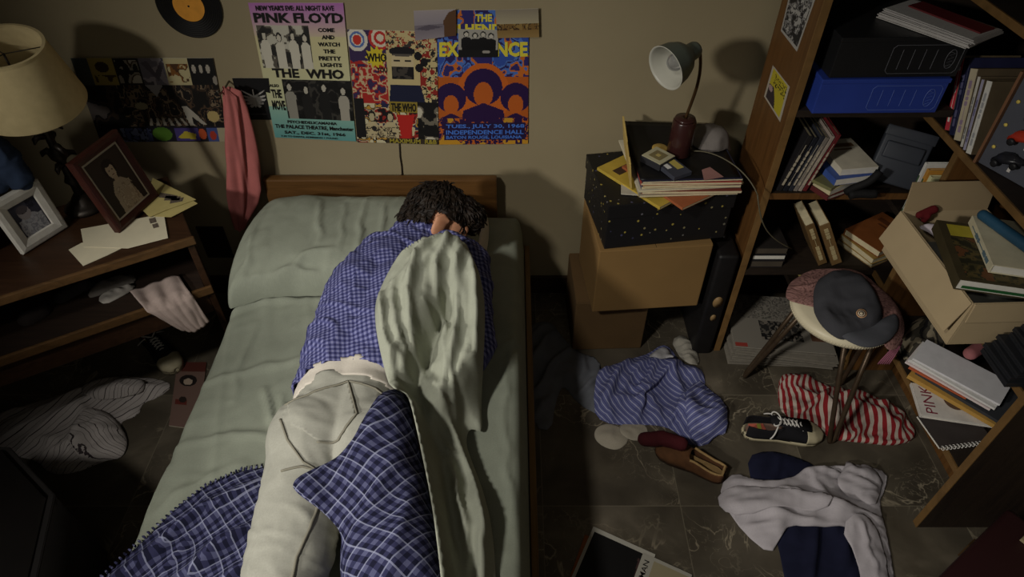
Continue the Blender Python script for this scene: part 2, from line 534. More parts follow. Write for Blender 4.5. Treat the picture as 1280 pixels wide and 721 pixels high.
# ---------------------------------------------------------------- printed sheets
class Ras:
    def __init__(s, W, H, bg):
        s.W, s.H = W, H; s.a = np.zeros((H, W, 3)); s.a[:] = lin(bg)
        s.X, s.Y = np.meshgrid((np.arange(W) + .5) / W, (np.arange(H) + .5) / H)
    def put(s, m, c): s.a[m] = lin(c)
    def rect(s, x0, y0, x1, y1, c): s.put((s.X >= x0) & (s.X < x1) & (s.Y >= y0) & (s.Y < y1), c)
    def ell(s, cx, cy, rx, ry, c, r0=0.0):
        d = ((s.X - cx) / rx) ** 2 + ((s.Y - cy) / ry) ** 2; s.put((d <= 1) & (d >= r0 * r0), c)
    def poly(s, pts, c): s.put(sdist(s.X, s.Y, pts)[0] >= 0, c)
    def blotch(s, x0, y0, x1, y1, cols, sc=8, seed=1):
        m = (s.X >= x0) & (s.X < x1) & (s.Y >= y0) & (s.Y < y1)
        n = noise3(s.X * sc, s.Y * sc * s.H / s.W, .2, seed) * .65 + .35 * noise3(s.X * sc * 2.3, s.Y * sc * 2.3 * s.H / s.W, .7, seed + 3)
        n = np.clip((n - .28) / .44, 0, .999); k = (n * len(cols)).astype(int)
        for i, c in enumerate(cols): s.put(m & (k == i), c)
    def grad(s, x0, y0, x1, y1, c0, c1, pw=1.0):
        m = (s.X >= x0) & (s.X < x1) & (s.Y >= y0) & (s.Y < y1)
        t = np.clip((s.Y - y0) / (y1 - y0), 0, 1) ** pw; s.a[m] = (np.array(lin(c0)) * (1 - t[..., None]) + np.array(lin(c1)) * t[..., None])[m]
    def man(s, cx, y, sz, skin, coat, hair, asp=1.0, foot=2.0):
        """a small standing or half-length figure"""
        yb = min(y + sz * 2.9, foot)
        s.poly([(cx - sz * .55, yb), (cx - sz * .62, y + sz * .9 * asp), (cx - sz * .3, y + sz * .5 * asp), (cx + sz * .3, y + sz * .5 * asp), (cx + sz * .62, y + sz * .9 * asp), (cx + sz * .55, yb)], coat)
        s.ell(cx, y, sz * .36, sz * .5 * asp, hair); s.ell(cx, y + sz * .1 * asp, sz * .25, sz * .36 * asp, skin)

def sheet(name, q, ras, parent=None, thick=.0006, wav=0.0, seed=0, m=None):
    """q: top-left, top-right, bottom-right, bottom-left corners"""
    tl, tr, br, bl = [np.array(p, float) for p in q]
    W, H = ras.W, ras.H
    s, t = np.meshgrid(np.linspace(0, 1, W + 1), np.linspace(0, 1, H + 1))
    P = (tl * ((1 - s) * (1 - t))[..., None] + tr * (s * (1 - t))[..., None] + br * (s * t)[..., None] + bl * ((1 - s) * t)[..., None])
    nrm = np.cross(tr - tl, bl - tl); nrm = -nrm / np.linalg.norm(nrm)
    P_flat = P.copy()
    if wav: P = P + nrm * ((noise3(s * 2.5, t * 2.5, .1, seed))[..., None]) * wav
    idx = np.arange((W + 1) * (H + 1)).reshape(H + 1, W + 1)
    f = np.stack([idx[:-1, :-1], idx[1:, :-1], idx[1:, 1:], idx[:-1, 1:]], -1).reshape(-1, 4)
    v = P.reshape(-1, 3); n0 = len(v); ink = ras.a.reshape(-1, 3) * .78
    ring = [idx[0, 0], idx[0, -1], idx[-1, -1], idx[-1, 0]]
    pf = P_flat.reshape(-1, 3); back = np.array([pf[i] - nrm * thick for i in ring]); v = np.concatenate([v, back]); fl = [tuple(x) for x in f]
    fl.append((n0, n0 + 1, n0 + 2, n0 + 3)); ink = np.concatenate([ink, [lin((190, 185, 170))]])
    o = raw(name, v, fl, m or print_mat(), parent, False, None, ink)
    o['_q'] = 0; del o['_q']
    return o

FONTS = {}
def glyphs(txt, bold=0.0):
    k = (txt, bold)
    if k not in FONTS:
        cu = bpy.data.curves.new('t', 'FONT'); cu.body = txt; cu.offset = bold; cu.resolution_u = 2; cu.fill_mode = 'FRONT'
        o = bpy.data.objects.new('t', cu); C.objects.link(o)
        dg = bpy.context.evaluated_depsgraph_get(); dg.update()
        me = bpy.data.meshes.new_from_object(o.evaluated_get(dg))
        v = np.array([x.co[:2] for x in me.vertices]); f = [tuple(p.vertices) for p in me.polygons]
        bpy.data.objects.remove(o); bpy.data.curves.remove(cu); bpy.data.meshes.remove(me)
        v -= v.min(0); v /= np.maximum(v.max(0), 1e-6); FONTS[k] = (v, f)
    return FONTS[k]

def lettering(name, q, lines, m, parent, off=.0012, bold=.02):
    """lines: (text, x0, y0, x1, y1[, shear]) fitted into rectangles of the sheet q (0..1, y down)"""
    tl, tr, br, bl = [np.array(p, float) for p in q]
    nrm = np.cross(tr - tl, bl - tl); nrm = -nrm / np.linalg.norm(nrm)
    vs, fs = [], []
    for ln in lines:
        txt, x0, y0, x1, y1 = ln[:5]
        v, f = glyphs(txt, bold); b = len(vs)
        s = x0 + v[:, 0] * (x1 - x0); t = y1 + v[:, 1] * (y0 - y1)
        if len(ln) > 5: t = t + ln[5] * v[:, 0]
        P = (tl * ((1 - s) * (1 - t))[:, None] + tr * (s * (1 - t))[:, None] + br * (s * t)[:, None] + bl * ((1 - s) * t)[:, None]) + nrm * off
        vs += [tuple(p) for p in P]; fs += [tuple(b + i for i in x) for x in f]
    return raw(name, vs, fs, m, parent, False)

# ---------------------------------------------------------------- books and boxes
def book(name, label, M, w, d, t, cover, pages, group=None, cat='book', hard=True, bend=0.0, cov_name='cover'):
    """lying in local axes: spine along y at x=0, thickness along z"""
    root = thing(name, label, cat, M.translation, group)
    c = .0022 if hard else .0009; o = .003 if hard else 0.0005
    bm = bmesh.new()
    box(bm, 0, 0, 0, w, d, c, .0005, 1); box(bm, 0, 0, t - c, w, d, t, .0005, 1); box(bm, -c, 0, 0, c * .6, d, t, .0006, 1)
    obj(cov_name, bm, cover, root, M=M)
    obj('pages', BX(c * .7, o, c * 1.02, w - o, d - o, t - c * 1.02, bev=.0), pages, root, M=M)
    return root
KEY, KEY2, FILL, AMB = 235.0, 225.0, 3.0, 0.015
# ================================================================ the room
def floor_mat():
    k = NT('marble tiles', .38, .4); co = k.coord(); T = .44
    sp = k.n('SeparateXYZ', Vector=co)
    x = k.math('ADD', sp.outputs[0], -.538); y = k.math('ADD', sp.outputs[1], -1.062)
    ix = k.math('FLOOR', k.math('DIVIDE', x, T)); iy = k.math('FLOOR', k.math('DIVIDE', y, T))
    idv = k.n('CombineXYZ', X=ix, Y=iy, Z=0.0)
    wn = k.n('TexWhiteNoise', Vector=idv)
    off = k.n('VectorMath', p_operation='SCALE', i0=wn.outputs['Color'], Scale=9.0)
    p = k.n('VectorMath', p_operation='ADD', i0=co, i1=off.outputs[0]).outputs[0]
    def vein(scale, dist, wd):
        n = k.noise(p, scale, 4, dist)
        d = k.math('ABSOLUTE', k.math('SUBTRACT', n, .5))
        return k.math('SUBTRACT', 1.0, k.math('MINIMUM', k.math('DIVIDE', d, wd), 1.0))
    st = k.n('Mapping', Vector=p, Scale=(1, 2.2, 1), Rotation=(0, 0, .5)).outputs[0]
    base = k.ramp(k.noise(p, 5, 5, .6), [(.3, lin((58, 52, 43))), (.55, lin((80, 73, 61))), (.75, lin((106, 97, 83)))])
    mask = k.ramp(k.noise(st, 2.2, 2), [(.48, (0, 0, 0)), (.62, (1, 1, 1))])
    v = k.math('MULTIPLY', k.math('MAXIMUM', vein(4.2, 1.6, .014), k.math('MULTIPLY', vein(10, 2.2, .013), .5)), mask)
    c = k.mix(k.math('MULTIPLY', v, .62), base, lin((168, 156, 132)))
    fx = k.math('ABSOLUTE', k.math('SUBTRACT', k.math('FRACT', k.math('DIVIDE', x, T)), .5))
    fy = k.math('ABSOLUTE', k.math('SUBTRACT', k.math('FRACT', k.math('DIVIDE', y, T)), .5))
    g = k.math('GREATER_THAN', k.math('MAXIMUM', fx, fy), .4965)
    c = k.mix(k.math('MULTIPLY', g, .55), c, lin((120, 112, 95)))
    k.color(c); k.put(k.b.inputs['Roughness'], k.ramp(k.noise(p, 7, 3), [(.3, (.42,) * 3), (.7, (.62,) * 3)]))
    return k.m

def wall_mat():
    k = NT('wall paint', .85, .2); co = k.coord()
    n = k.noise(co, 1.3, 4); n2 = k.noise(co, 9, 4)
    k.color(k.mix(k.math('MULTIPLY', n2, .3), k.ramp(n, [(.3, lin((140, 128, 101))), (.7, lin((152, 140, 112)))]), lin((128, 116, 90))))
    k.bump(k.noise(co, 160, 2), .06); return k.m

XL, XR, YF = -2.3, 1.66, -1.9
WM = wall_mat()
tag(obj('floor', BX(XL - .1, YF, -.1, XR + .1, WALL + .1, 0, bev=0), floor_mat()), kind='structure')
tag(obj('wall_back', BX(XL - .1, WALL, 0, XR + .1, WALL + .1, 2.7, bev=0), WM), kind='structure')
tag(obj('wall_left', BX(XL - .1, YF, 0, XL, WALL, 2.7, bev=0), WM), kind='structure')
tag(obj('wall_right', BX(XR, YF, 0, XR + .1, WALL, 2.7, bev=0), WM), kind='structure')
tag(obj('baseboard_back', BX(XL, WALL - .016, 0, XR, WALL - .0005, .09, bev=.004), wood('dark baseboard', (52, 38, 26))), kind='structure')

# ================================================================ camera and light
cam = bpy.data.cameras.new('camera'); co_ = bpy.data.objects.new('camera', cam); C.objects.link(co_)
cam.sensor_width = 36; cam.lens = FOC / 1280 * 36; cam.clip_start = .02
co_.location = (0, 0, CAMZ); co_.rotation_euler = (PI / 2 - TH, 0, 0)
bpy.context.scene.camera = co_

def spot(name, loc, tgt, power, size, blend, col, rad):
    l = bpy.data.lights.new(name, 'SPOT'); l.energy = power; l.spot_size = R(size); l.spot_blend = blend; l.color = col; l.shadow_soft_size = rad
    o = bpy.data.objects.new(name, l); C.objects.link(o); o.location = loc
    o.rotation_euler = (Vector(tgt) - Vector(loc)).to_track_quat('-Z', 'Y').to_euler(); return o
def area(name, loc, tgt, power, sx, sy, col):
    l = bpy.data.lights.new(name, 'AREA'); l.energy = power; l.shape = 'RECTANGLE'; l.size = sx; l.size_y = sy; l.color = col
    o = bpy.data.objects.new(name, l); C.objects.link(o); o.location = loc
    o.rotation_euler = (Vector(tgt) - Vector(loc)).to_track_quat('-Z', 'Y').to_euler(); return o
spot('window_light', (-2.2, -.9, 2.25), (.1, 1.15, .6), KEY, 72, 1.0, (1.0, .96, .88), .13)
spot('bed_fill_spot', (-1.5, -.6, 3.3), (-.2, .95, .4), KEY2, 52, 1.0, (1.0, .96, .88), .14)  # added overhead spot that brightens the bed; the room has no such lamp
area('room_bounce', (.4, -1.2, 2.6), (.1, 1.6, .5), FILL, 1.6, 1.2, (1.0, .93, .8))
w = bpy.data.worlds.new('world'); bpy.context.scene.world = w; w.use_nodes = True
w.node_tree.nodes['Background'].inputs[0].default_value = (1, .92, .8, 1); w.node_tree.nodes['Background'].inputs[1].default_value = AMB
vs_ = bpy.context.scene.view_settings
vs_.view_transform = 'Standard'; vs_.look = 'None'; vs_.gamma = 1; vs_.exposure = 0; vs_.use_curve_mapping = False

# ================================================================ bed
SAGE = (148, 153, 138)
sage = plain_fabric('sage cotton', SAGE, .07)
sage2 = plain_fabric('sage cotton cover', (168, 171, 155), .05)
pine = wood('pine', (112, 84, 46), .45, (12, 1, 1)); oak = wood('varnished oak', (96, 66, 34), .4, (1, 12, 12))
bx0, bx1, by0, by1 = -.905, .048, .03, 1.985
t = thing('bed', 'single wooden bed with a plain headboard against the back wall', 'bed', (-.43, 1.0, 0))
hb = box(bmesh.new(), -.9, 2.0, .12, -.055, 2.035, .605, .006)
obj('headboard', hb, oak, t)
for x in (-.88, -.14): obj('leg', BX(x, 2.0, 0, x + .06, 2.035, .12, bev=.003), oak, t)
for x in (-.88, -.04): obj('leg', BX(x, .02, 0, x + .06, .06, .2, bev=.003), oak, t)
obj('side_rail', BX(bx1 + .001, .024, .2, bx1 + .020, 1.998, .3), pine, t)
obj('side_rail', BX(bx0 - .020, .024, .2, bx0 - .001, 1.998, .3), pine, t)
obj('footboard', BX(bx0 + .013, .0, .2, bx1 - .013, .022, .34), pine, t)
obj('slat_base', BX(bx0 + .014, .03, .255, bx1 - .014, 1.99, .268), pine, t)
_mr = ridges([([(272, 392), (330, 372), (400, 372)], .5, .02, .010), ([(350, 548), (336, 520), (330, 480)], .5, .012, .012), ([(362, 545), (352, 515), (352, 490)], .5, .010, .010), ([(235, 478), (300, 462), (390, 440)], .5, .018, .007), ([(212, 555), (290, 540), (350, 545)], .5, .018, .008),
    ([(205, 580), (190, 610), (170, 650)], .5, .012, .010), ([(180, 640), (230, 610), (300, 575)], .5, .02, .007), ([(640, 420), (630, 520), (640, 640)], .5, .012, .007), ([(625, 560), (640, 600), (650, 690)], .5, .01, .006), ([(320, 400), (300, 440), (290, 500)], .5, .014, .006)])
def mx(X, Y, sd, dome):
    g = folds(X, Y, .17, 31, 1.2, 2.4, .6)
    c2 = folds(X, Y, .09, 37, .5, 2.2)
    long_ = ridge(noise3((X + .25 * Y) / .05, Y / .5, .3, 44), 3) * np.clip((-.45 - X) * 3, 0, 1) * .007
    patchy = np.clip(noise3(X / .25, Y / .25, 2.2, 5) * 3 - 1, 0, 1)
    return (g * .014 + c2 * .012 * patchy + long_ + 1.7 * _mr(X, Y, sd, dome)) * np.clip(sd / .03, 0, 1) - .014
mat_o = cloth('mattress', [(bx0, by0), (bx1, by0), (bx1, by1), (bx0, by1)], sage, h=.219, fa=.0, step=.0085, floor=.27, edge=.011, smooth_outline=0, t=.002, extra=mx, uvfold=0)
# round the plan corners
tag(mat_o, 'mattress under a fitted pale sage green cotton sheet', 'mattress')

# ================================================================ the sleeper
skin = NT('skin', .55, .35); co = skin.coord(); skin.color(skin.ramp(skin.noise(co, 40, 3), [(.3, lin((176, 122, 92))), (.7, lin((196, 142, 110)))])); skin = skin.m
def gingham(k, u, v, uv):
    P = .0118
    a = k.band(u, P, 0, .5); b = k.band(v, P, 0, .5)
    f = k.math('ADD', k.math('MULTIPLY', a, .5), k.math('MULTIPLY', b, .5))
    c = k.ramp(f, [(.0, lin((132, 134, 178))), (.5, lin((86, 88, 136))), (1.0, lin((52, 54, 96)))])
    return c
shirt_m = fabric('blue checked cotton', gingham)
jean_m = plain_fabric('washed grey denim', (166, 165, 154), .10)
jean_dark = plain_fabric('denim seam', (138, 134, 120), .05)
white_m = plain_fabric('white cotton', (212, 204, 192), .05)
hair_m = NT('dark brown hair', .62, .25); co = hair_m.coord()
hair_m.color(hair_m.ramp(hair_m.noise(co, 60, 4), [(.3, lin((15, 11, 9))), (.75, lin((42, 31, 22)))])); hair_m = hair_m.m

P_ = Vector((-.40, .90, .615)); W_ = Vector((-.415, 1.05, .615)); Ch = Vector((-.365, 1.33, .632)); N_ = Vector((-.29, 1.60, .655)); H_ = Vector((-.228, 1.640, .677))
SL = Vector((-.405, 1.50, .645)); SR = Vector((-.135, 1.455, .67))
ER = Vector((-.100, 1.215, .583)); WR = Vector((-.20, 1.03, .545))
EL = Vector((-.40, 1.30, .557)); WL = Vector((-.22, 1.42, .545))
HL = Vector((-.462, .885, .615)); HR = Vector((-.335, .885, .612))
KL = Vector((-.468, .46, .582)); KR = Vector((-.20, .47, .578)); AL = Vector((-.455, .10, .553)); AR = Vector((-.13, .12, .553))
def torso(k):
    return [('c', P_ + Vector((-.03, .02, -.005)), .100 + k, W_ + Vector((-.022, 0, 0)), .094 + k), ('c', P_ + Vector((.035, .02, -.005)), .100 + k, W_ + Vector((.03, 0, 0)), .094 + k),
            ('c', W_ + Vector((-.022, 0, 0)), .094 + k, Ch + Vector((-.045, .02, 0)), .112 + k), ('c', W_ + Vector((.03, 0, 0)), .094 + k, Ch + Vector((.055, .0, .01)), .115 + k),
            ('c', Ch + Vector((-.045, .02, 0)), .112 + k, SL + Vector((.045, -.015, 0)), .082 + k), ('c', Ch + Vector((.055, 0, .01)), .115 + k, SR + Vector((-.05, -.0, -.005)), .088 + k),
            ('c', SL + Vector((.03, 0, 0)), .072 + k, SR + Vector((-.03, 0, 0)), .075 + k), ('c', Ch + Vector((0, .1, .02)), .095 + k, N_ + Vector((0, -.03, 0)), .07 + k)]
def arms(k, hands=False):
    q = [('c', SR, .056 + k, ER, .040 + k), ('c', ER, .040 + k, WR, .029 + k), ('c', SL, .058 + k, EL, .043 + k), ('c', EL, .043 + k, WL, .029 + k)]
    if hands:
        for W0, d, s in ((WR, Vector((-.55, -.8, -.05)), 1), (WL, Vector((.85, .5, -.02)), -1)):
            d.normalize(); sd_ = Vector((-d.y, d.x, 0)) * s; dn = Vector((0, 0, -1))
            pm = W0 + d * .06
            q += [('c', W0, .026, W0 + d * .035, .023)]
            for j, (o, L) in enumerate(((-.028, .068), (-.010, .078), (.010, .072), (.028, .056))):
                a = W0 + d * .025 + sd_ * o * .6; kn = W0 + d * .092 + sd_ * o
                q += [('c', a, .013, kn, .0105), ('c', kn, .0095, kn + d * L * .55 + dn * .005, .0085), ('c', kn + d * L * .55 + dn * .005, .0085, kn + d * L * .95 + dn * .016, .007)]
            th = W0 + d * .03 - sd_ * .022
            q += [('c', th, .013, th + d * .035 - sd_ * .022, .0105), ('c', th + d * .035 - sd_ * .022, .0105, th + d * .066 - sd_ * .022, .0085)]
    return q
def legs(k, feet=False):
    q = []
    for h, kn, an in ((HL, KL, AL), (HR, KR, AR)):
        q += [('e', h + Vector((0, .0, .006)), (.098 + k, .115 + k, .098 + k), None), ('c', h, .092 + k, kn, .066 + k), ('c', kn, .064 + k, kn.lerp(an, .35), .056 + k), ('c', kn.lerp(an, .35), .056 + k, an, .038 + k)]
        if feet:
            q += [('c', an, .037, an + Vector((.0, -.05, -.005)), .036), ('c', an + Vector((0, -.05, -.005)), .036, an + Vector((.01, -.17, -.02)), .03), ('c', an + Vector((.01, -.17, -.02)), .03, an + Vector((.012, -.215, -.024)), .02)]
    return q
# head: local x = his left, y = face, z = crown
face = Vector((.82, -.12, -.56)).normalized(); crown = Vector((.45, .6, .6)); crown = (crown - face * crown.dot(face)).normalized(); hx = face.cross(crown)
HM = Matrix((hx, face, crown)).transposed(); HM4 = Matrix.Translation(H_) @ HM.to_4x4()
def hp(x, y, z): return HM4 @ Vector((x, y, z))
head = [('e', hp(0, -.012, .028), (.076, .097, .088), HM), ('e', hp(0, .018, -.02), (.062, .070, .085), HM), ('c', hp(0, .055, -.075), .030, hp(0, .07, -.088), .022),
        ('c', hp(-.035, .02, -.062), .030, hp(0, .06, -.08), .026), ('c', hp(.035, .02, -.062), .030, hp(0, .06, -.08), .026),
        ('c', hp(0, .083, .018), .010, hp(0, .106, -.022), .014), ('c', hp(-.013, .094, -.026), .010, hp(.013, .094, -.026), .010),
        ('c', hp(-.022, .079, -.052), .009, hp(.022, .079, -.052), .009), ('c', hp(-.02, .078, -.062), .009, hp(.02, .078, -.062), .009),
        ('c', hp(-.045, .068, .030), .013, hp(.045, .068, .030), .013), ('e', hp(-.031, .074, .01), (.016, .013, .011), HM), ('e', hp(.031, .074, .01), (.016, .013, .011), HM),
        ('e', hp(-.045, .055, -.02), (.022, .022, .02), HM), ('e', hp(.045, .055, -.02), (.022, .022, .02), HM)]
for s in (-1, 1):
    er = Matrix.Rotation(s * .5, 3, 'Z')
    head += [('e', hp(s * .090, -.014, -.004), (.010, .026, .040), HM @ er), ('c', hp(s * .074, -.006, -.02), .012, hp(s * .074, -.004, .01), .012), ('c', hp(s * .100, -.034, .015), .006, hp(s * .096, -.020, .030), .006), ('c', hp(s * .096, -.020, .030), .006, hp(s * .086, .004, .022), .006),
             ('c', hp(s * .100, -.034, .012), .006, hp(s * .090, -.018, -.034), .0065)]
neck = [('c', N_ + Vector((-.01, -.02, -.01)), .060, hp(0, -.02, -.04), .056)]
person = thing('person', 'person lying face down in blue checked shirt and pale jeans, face turned into the pillow', 'person', (-.4, .9, .5))
body = link('body', blob(torso(0) + arms(0, True) + legs(0, True) + head + neck, .0055, 3), skin, person)

def wrinkle(amp, lam, seed, dirv=None, st=2.0):
    """creases across the limb: long narrow ridges over a slow swell"""
    def f(co, no):
        x, y, z = co[:, 0], co[:, 1], co[:, 2]
        wx = noise3(x / lam / 2, y / lam / 2, z / lam / 2, seed + 7) - .5
        tot = np.zeros(len(co))
        for k, (sc, am, sx, sy) in enumerate(((1.0, .55, 1 / st, 1), (.7, .45, 1 / st, .8), (.5, .3, .9, .7), (.32, .16, .8, 1))):
            l = lam * sc
            n = noise3((x + wx * lam * .8) / l * sx + k, (y + wx * lam * .9 + (.5 - k * .3) * x) / l * sy, z / l * sx, seed + 13 * k)
            r = np.clip(1 - np.abs(2 * n - 1) / .4, 0, 1) ** 1.3
            m = np.clip(noise3(x / lam / 1.5, y / lam / 1.5, z / lam / 1.5 + k * 4, seed + 50 + k) * 3 - .9, 0, 1)
            tot = np.maximum(tot, am * r * m) + .3 * np.minimum(tot, am * r * m)
        return np.maximum(-.0025, amp * (tot + .5 * noise3(x / lam / 1.3, y / lam / 1.3, z / lam / 1.3, seed + 2) - .35))
    return f
sh = blob(torso(.013) + arms(.011), .0052, 5, wrinkle(.025, .065, 71, st=2.8))
# hem, cuffs, neck
axis = (W_ - P_).normalized(); hem = P_ + Vector((0, .145, 0))
hn = Vector((-.10, -1, -.12)).normalized()
def hem_y(x): return 1.055 + .10 * (x + .41) - 1.6 * (x + .41) ** 2
ncut = (Vector((.25, .92, .12))).normalized()
cut(sh, lambda c: c.y > hem_y(c.x) and (c - N_ - Vector((0.0, .012, 0))).dot(ncut) < 0 and (c - WR).length > .04 and (c - WL).length > .04)
def trim_line(me, fn, tol):
    bm = bmesh.new(); bm.from_mesh(me)
    for v in bm.verts:
        if v.is_boundary and abs(v.co.y - fn(v.co.x)) < tol: v.co.y = fn(v.co.x)
    bm.to_mesh(me); bm.free(); me.update()
trim_line(sh, hem_y, .02)
so = link('shirt', sh, shirt_m, person)
ax = Matrix.Rotation(R(-11), 4, 'Z'); uv_planar(so, ax)
md = so.modifiers.new('cloth', 'SOLIDIFY'); md.thickness = .003; md.offset = 1
# collar stand folded round the neck
col = blob([('c', N_ + Vector((-.052, -.012, .0)), .030, N_ + Vector((-.02, .004, .055)), .030), ('c', N_ + Vector((-.02, .004, .055)), .030, N_ + Vector((.05, -.03, .05)), .03), ('c', N_ + Vector((.05, -.03, .05)), .03, N_ + Vector((.09, -.06, .02)), .026)], .005, 3, wrinkle(.005, .03, 5))
cob = link('collar', col, shirt_m, person); uv_planar(cob, Matrix.Rotation(R(30), 4, 'Z'))
jn = blob(torso(.008)[:2] + legs(.011), .006, 5, wrinkle(.010, .06, 17, st=2.2))
def jtop(x): return hem_y(x) - .026
cut(jn, lambda c: c.y < jtop(c.x) and c.y > .13)
trim_line(jn, jtop, .02); jo = link('jeans', jn, jean_m, person); uv_planar(jo)
md = jo.modifiers.new('cloth', 'SOLIDIFY'); md.thickness = .003; md.offset = 1
bn = blob(torso(.0095)[:4] + legs(.0085)[:1] + legs(.0085)[4:5], .006, 5)
cut(bn, lambda c: jtop(c.x) - .02 < c.y < hem_y(c.x) + .012)
bo = link('waistband', bn, white_m, person); uv_planar(bo); bo['label'] = 'white underwear waistband'
md = bo.modifiers.new('cloth', 'SOLIDIFY'); md.thickness = .0045; md.offset = 1
jt = bvh_of([jo])
ctr = lambda pts: [tuple(at(u, v, z=.70)) for u, v in pts]
ribbon('back_pocket', ctr([(357, 508), (437, 483), (449, 528), (424, 553), (398, 558)]), .004, jean_dark, jt, jo, .0058, 6)
# the patch of cloth inside the pocket outline
def patch(name, pts, m, tree, parent, off):
    poly = np.array([p[:2] for p in pts]); s = .006
    xs = np.arange(poly[:, 0].min(), poly[:, 0].max() + s, s); ys = np.arange(poly[:, 1].min(), poly[:, 1].max() + s, s)
    X, Y = np.meshgrid(xs, ys); sd, bx, by = sdist(X, Y, poly); k = sd > 0
    cell = k[:-1, :-1] | k[1:, :-1] | k[:-1, 1:] | k[1:, 1:]
    X = np.where(k, X, bx); Y = np.where(k, Y, by); idx = {}; vs = []; fs = []
    for i, j in zip(*np.nonzero(cell)):
        f = []
        for a, b in ((i, j), (i, j + 1), (i + 1, j + 1), (i + 1, j)):
            if (a, b) not in idx:
                r = tree.ray_cast(Vector((X[a, b], Y[a, b], 2)), Vector((0, 0, -1)))
                idx[(a, b)] = len(vs); vs.append((X[a, b], Y[a, b], (r[0].z if r[0] else .6) + off))
            f.append(idx[(a, b)])
        fs.append(f)
    o = raw(name, vs, fs, m, parent, True); uv_planar(o)
    md = o.modifiers.new('thick', 'SOLIDIFY'); md.thickness = off; md.offset = -1
    return o
patch('back_pocket', ctr([(360, 508), (437, 484), (447, 527), (423, 551), (398, 556), (368, 540)]), jean_m, jt, jo, .0048)
ribbon('seam', ctr([(353, 530), (362, 556), (380, 580), (408, 592), (432, 600)]), .004, jean_dark, jt, jo, .0052, 8)
ribbon('seam', ctr([(437, 483), (470, 488), (492, 500)]), .004, jean_dark, jt, jo, .0052, 6)
ribbon('seam', ctr([(352, 590), (378, 585), (402, 588)]), .004, jean_dark, jt, jo, .0052, 6)
ribbon('seam', [tuple(at(u, v, z=.64)) for u, v in [(402, 640), (392, 670), (375, 705), (366, 740)]], .005, jean_dark, jt, jo, .0052, 8)

# hair: a full mop with tufts
hp_parts = [('e', hp(0, -.020, .036), (.086, .102, .088), HM), ('e', hp(0, -.052, -.012), (.080, .070, .072), HM), ('e', hp(0, .045, .076), (.072, .060, .046), HM), ('e', hp(-.03, .062, .066), (.05, .05, .042), HM), ('e', hp(-.055, .03, .05), (.034, .055, .045), HM)]
def hd(co, no):
    l = (co - np.array(H_)) @ np.array(HM)
    ang = np.arctan2(l[:, 0], l[:, 2] + .02); 
    return .010 * (noise3(ang * 5, l[:, 1] * 22, 0, 3) - .4) + .006 * (ridge(noise3(ang * 16, l[:, 1] * 30 + ang * 3, 0, 9)) - .3)
hm = blob(hp_parts, .004, 2, hd)
inv = HM4.inverted()
def hair_keep(c):
    l = inv @ c
    if l.z < -.062: return False
    if l.y > .02 and l.z < .028: return False
    if abs(l.x) > .042 and l.y > -.046 and l.z < .032: return False
    return True
cut(hm, hair_keep)
ho = link('hair', hm, hair_m, person)
md = ho.modifiers.new('thick', 'SOLIDIFY'); md.thickness = .006; md.offset = -1
random.seed(4); bm = bmesh.new()
vsn = [(v.co.copy(), v.normal.copy()) for v in hm.vertices]
for i in range(1500):
    p, n = random.choice(vsn); l = inv @ p
    if abs(l.x) > .045 and -.062 < l.y < .05 and l.z < .058: continue
    # hair grows away from the whorl at the back of the crown
    w0 = Vector((0, -.045, .12)); d = (l - w0); d = HM @ d; d = d - n * d.dot(n)
    if d.length < 1e-4: continue
    d.normalize(); s_ = n.cross(d) * random.uniform(-.45, .45); d = (d + s_).normalized()
    L = random.uniform(.018, .034); p0 = p - n * .003; lift = random.uniform(.0005, .0035)
    tube_pts(bm, [p0, p0 + d * L * .45 + n * (lift + .002), p0 + d * L * .8 + n * lift, p0 + d * L - n * .001], [.0026, .0030, .0020, .0004], 5)
obj('hair_tufts', bm, hair_m, ho, smooth=True)

# ================================================================ pillow (two parts: case and the white end of the pillow inside)
body_all = [body, so, cob, ho]
pts = atp([(352, 244), (430, 243), (520, 243), (594, 244), (606, 252), (606, 290), (594, 335), (540, 352), (470, 349), (400, 352), (340, 354), (290, 366), (276, 368), (280, 330), (298, 290), (326, 254)], .56)
_pr = ridges([([(322, 350), (370, 336), (432, 348)], .58, .018, .012), ([(400, 244), (398, 300)], .62, .014, .007), ([(455, 244), (446, 300), (452, 335)], .62, .014, .009), ([(430, 250), (424, 310)], .62, .01, .006), ([(480, 250), (474, 300)], .62, .012, .008), ([(345, 340), (380, 318), (420, 312)], .6, .016, .008), ([(330, 260), (312, 300), (306, 340)], .6, .016, .008)])
def px(X, Y, sd, dome):
    e = np.clip(sd / .16, 0, 1); f = folds(X, Y, .11, 12, 1.3, 2.4) * .012 + ridge(noise3(X / .09, Y / .3, .1, 8), 2) * .008 * (1 - e) + 1.7 * _pr(X, Y, sd, dome)
    return .045 * np.sin(e * PI / 2) + f * np.clip(sd / .03, 0, 1)
pil = cloth('pillow', pts, sage, h=.066, fa=0, step=.008, floor=.488, under=[mat_o], over=body_all, edge=.014, extra=px, drape=1, t=.006)
tag(pil, 'wide pillow in a sage green case under the sleeping person\'s head', 'pillow')
inner = cloth('pillow_filling', atp([(600, 246), (608, 250), (612, 272), (607, 305), (594, 345), (580, 350), (590, 300), (598, 262)], .555), white_m, h=.05, fa=.006, step=.006, floor=.5, under=[mat_o], over=body_all, edge=.01, drape=0, parent=pil, t=.002)
inner['label'] = 'off-white end of the inner pillow'
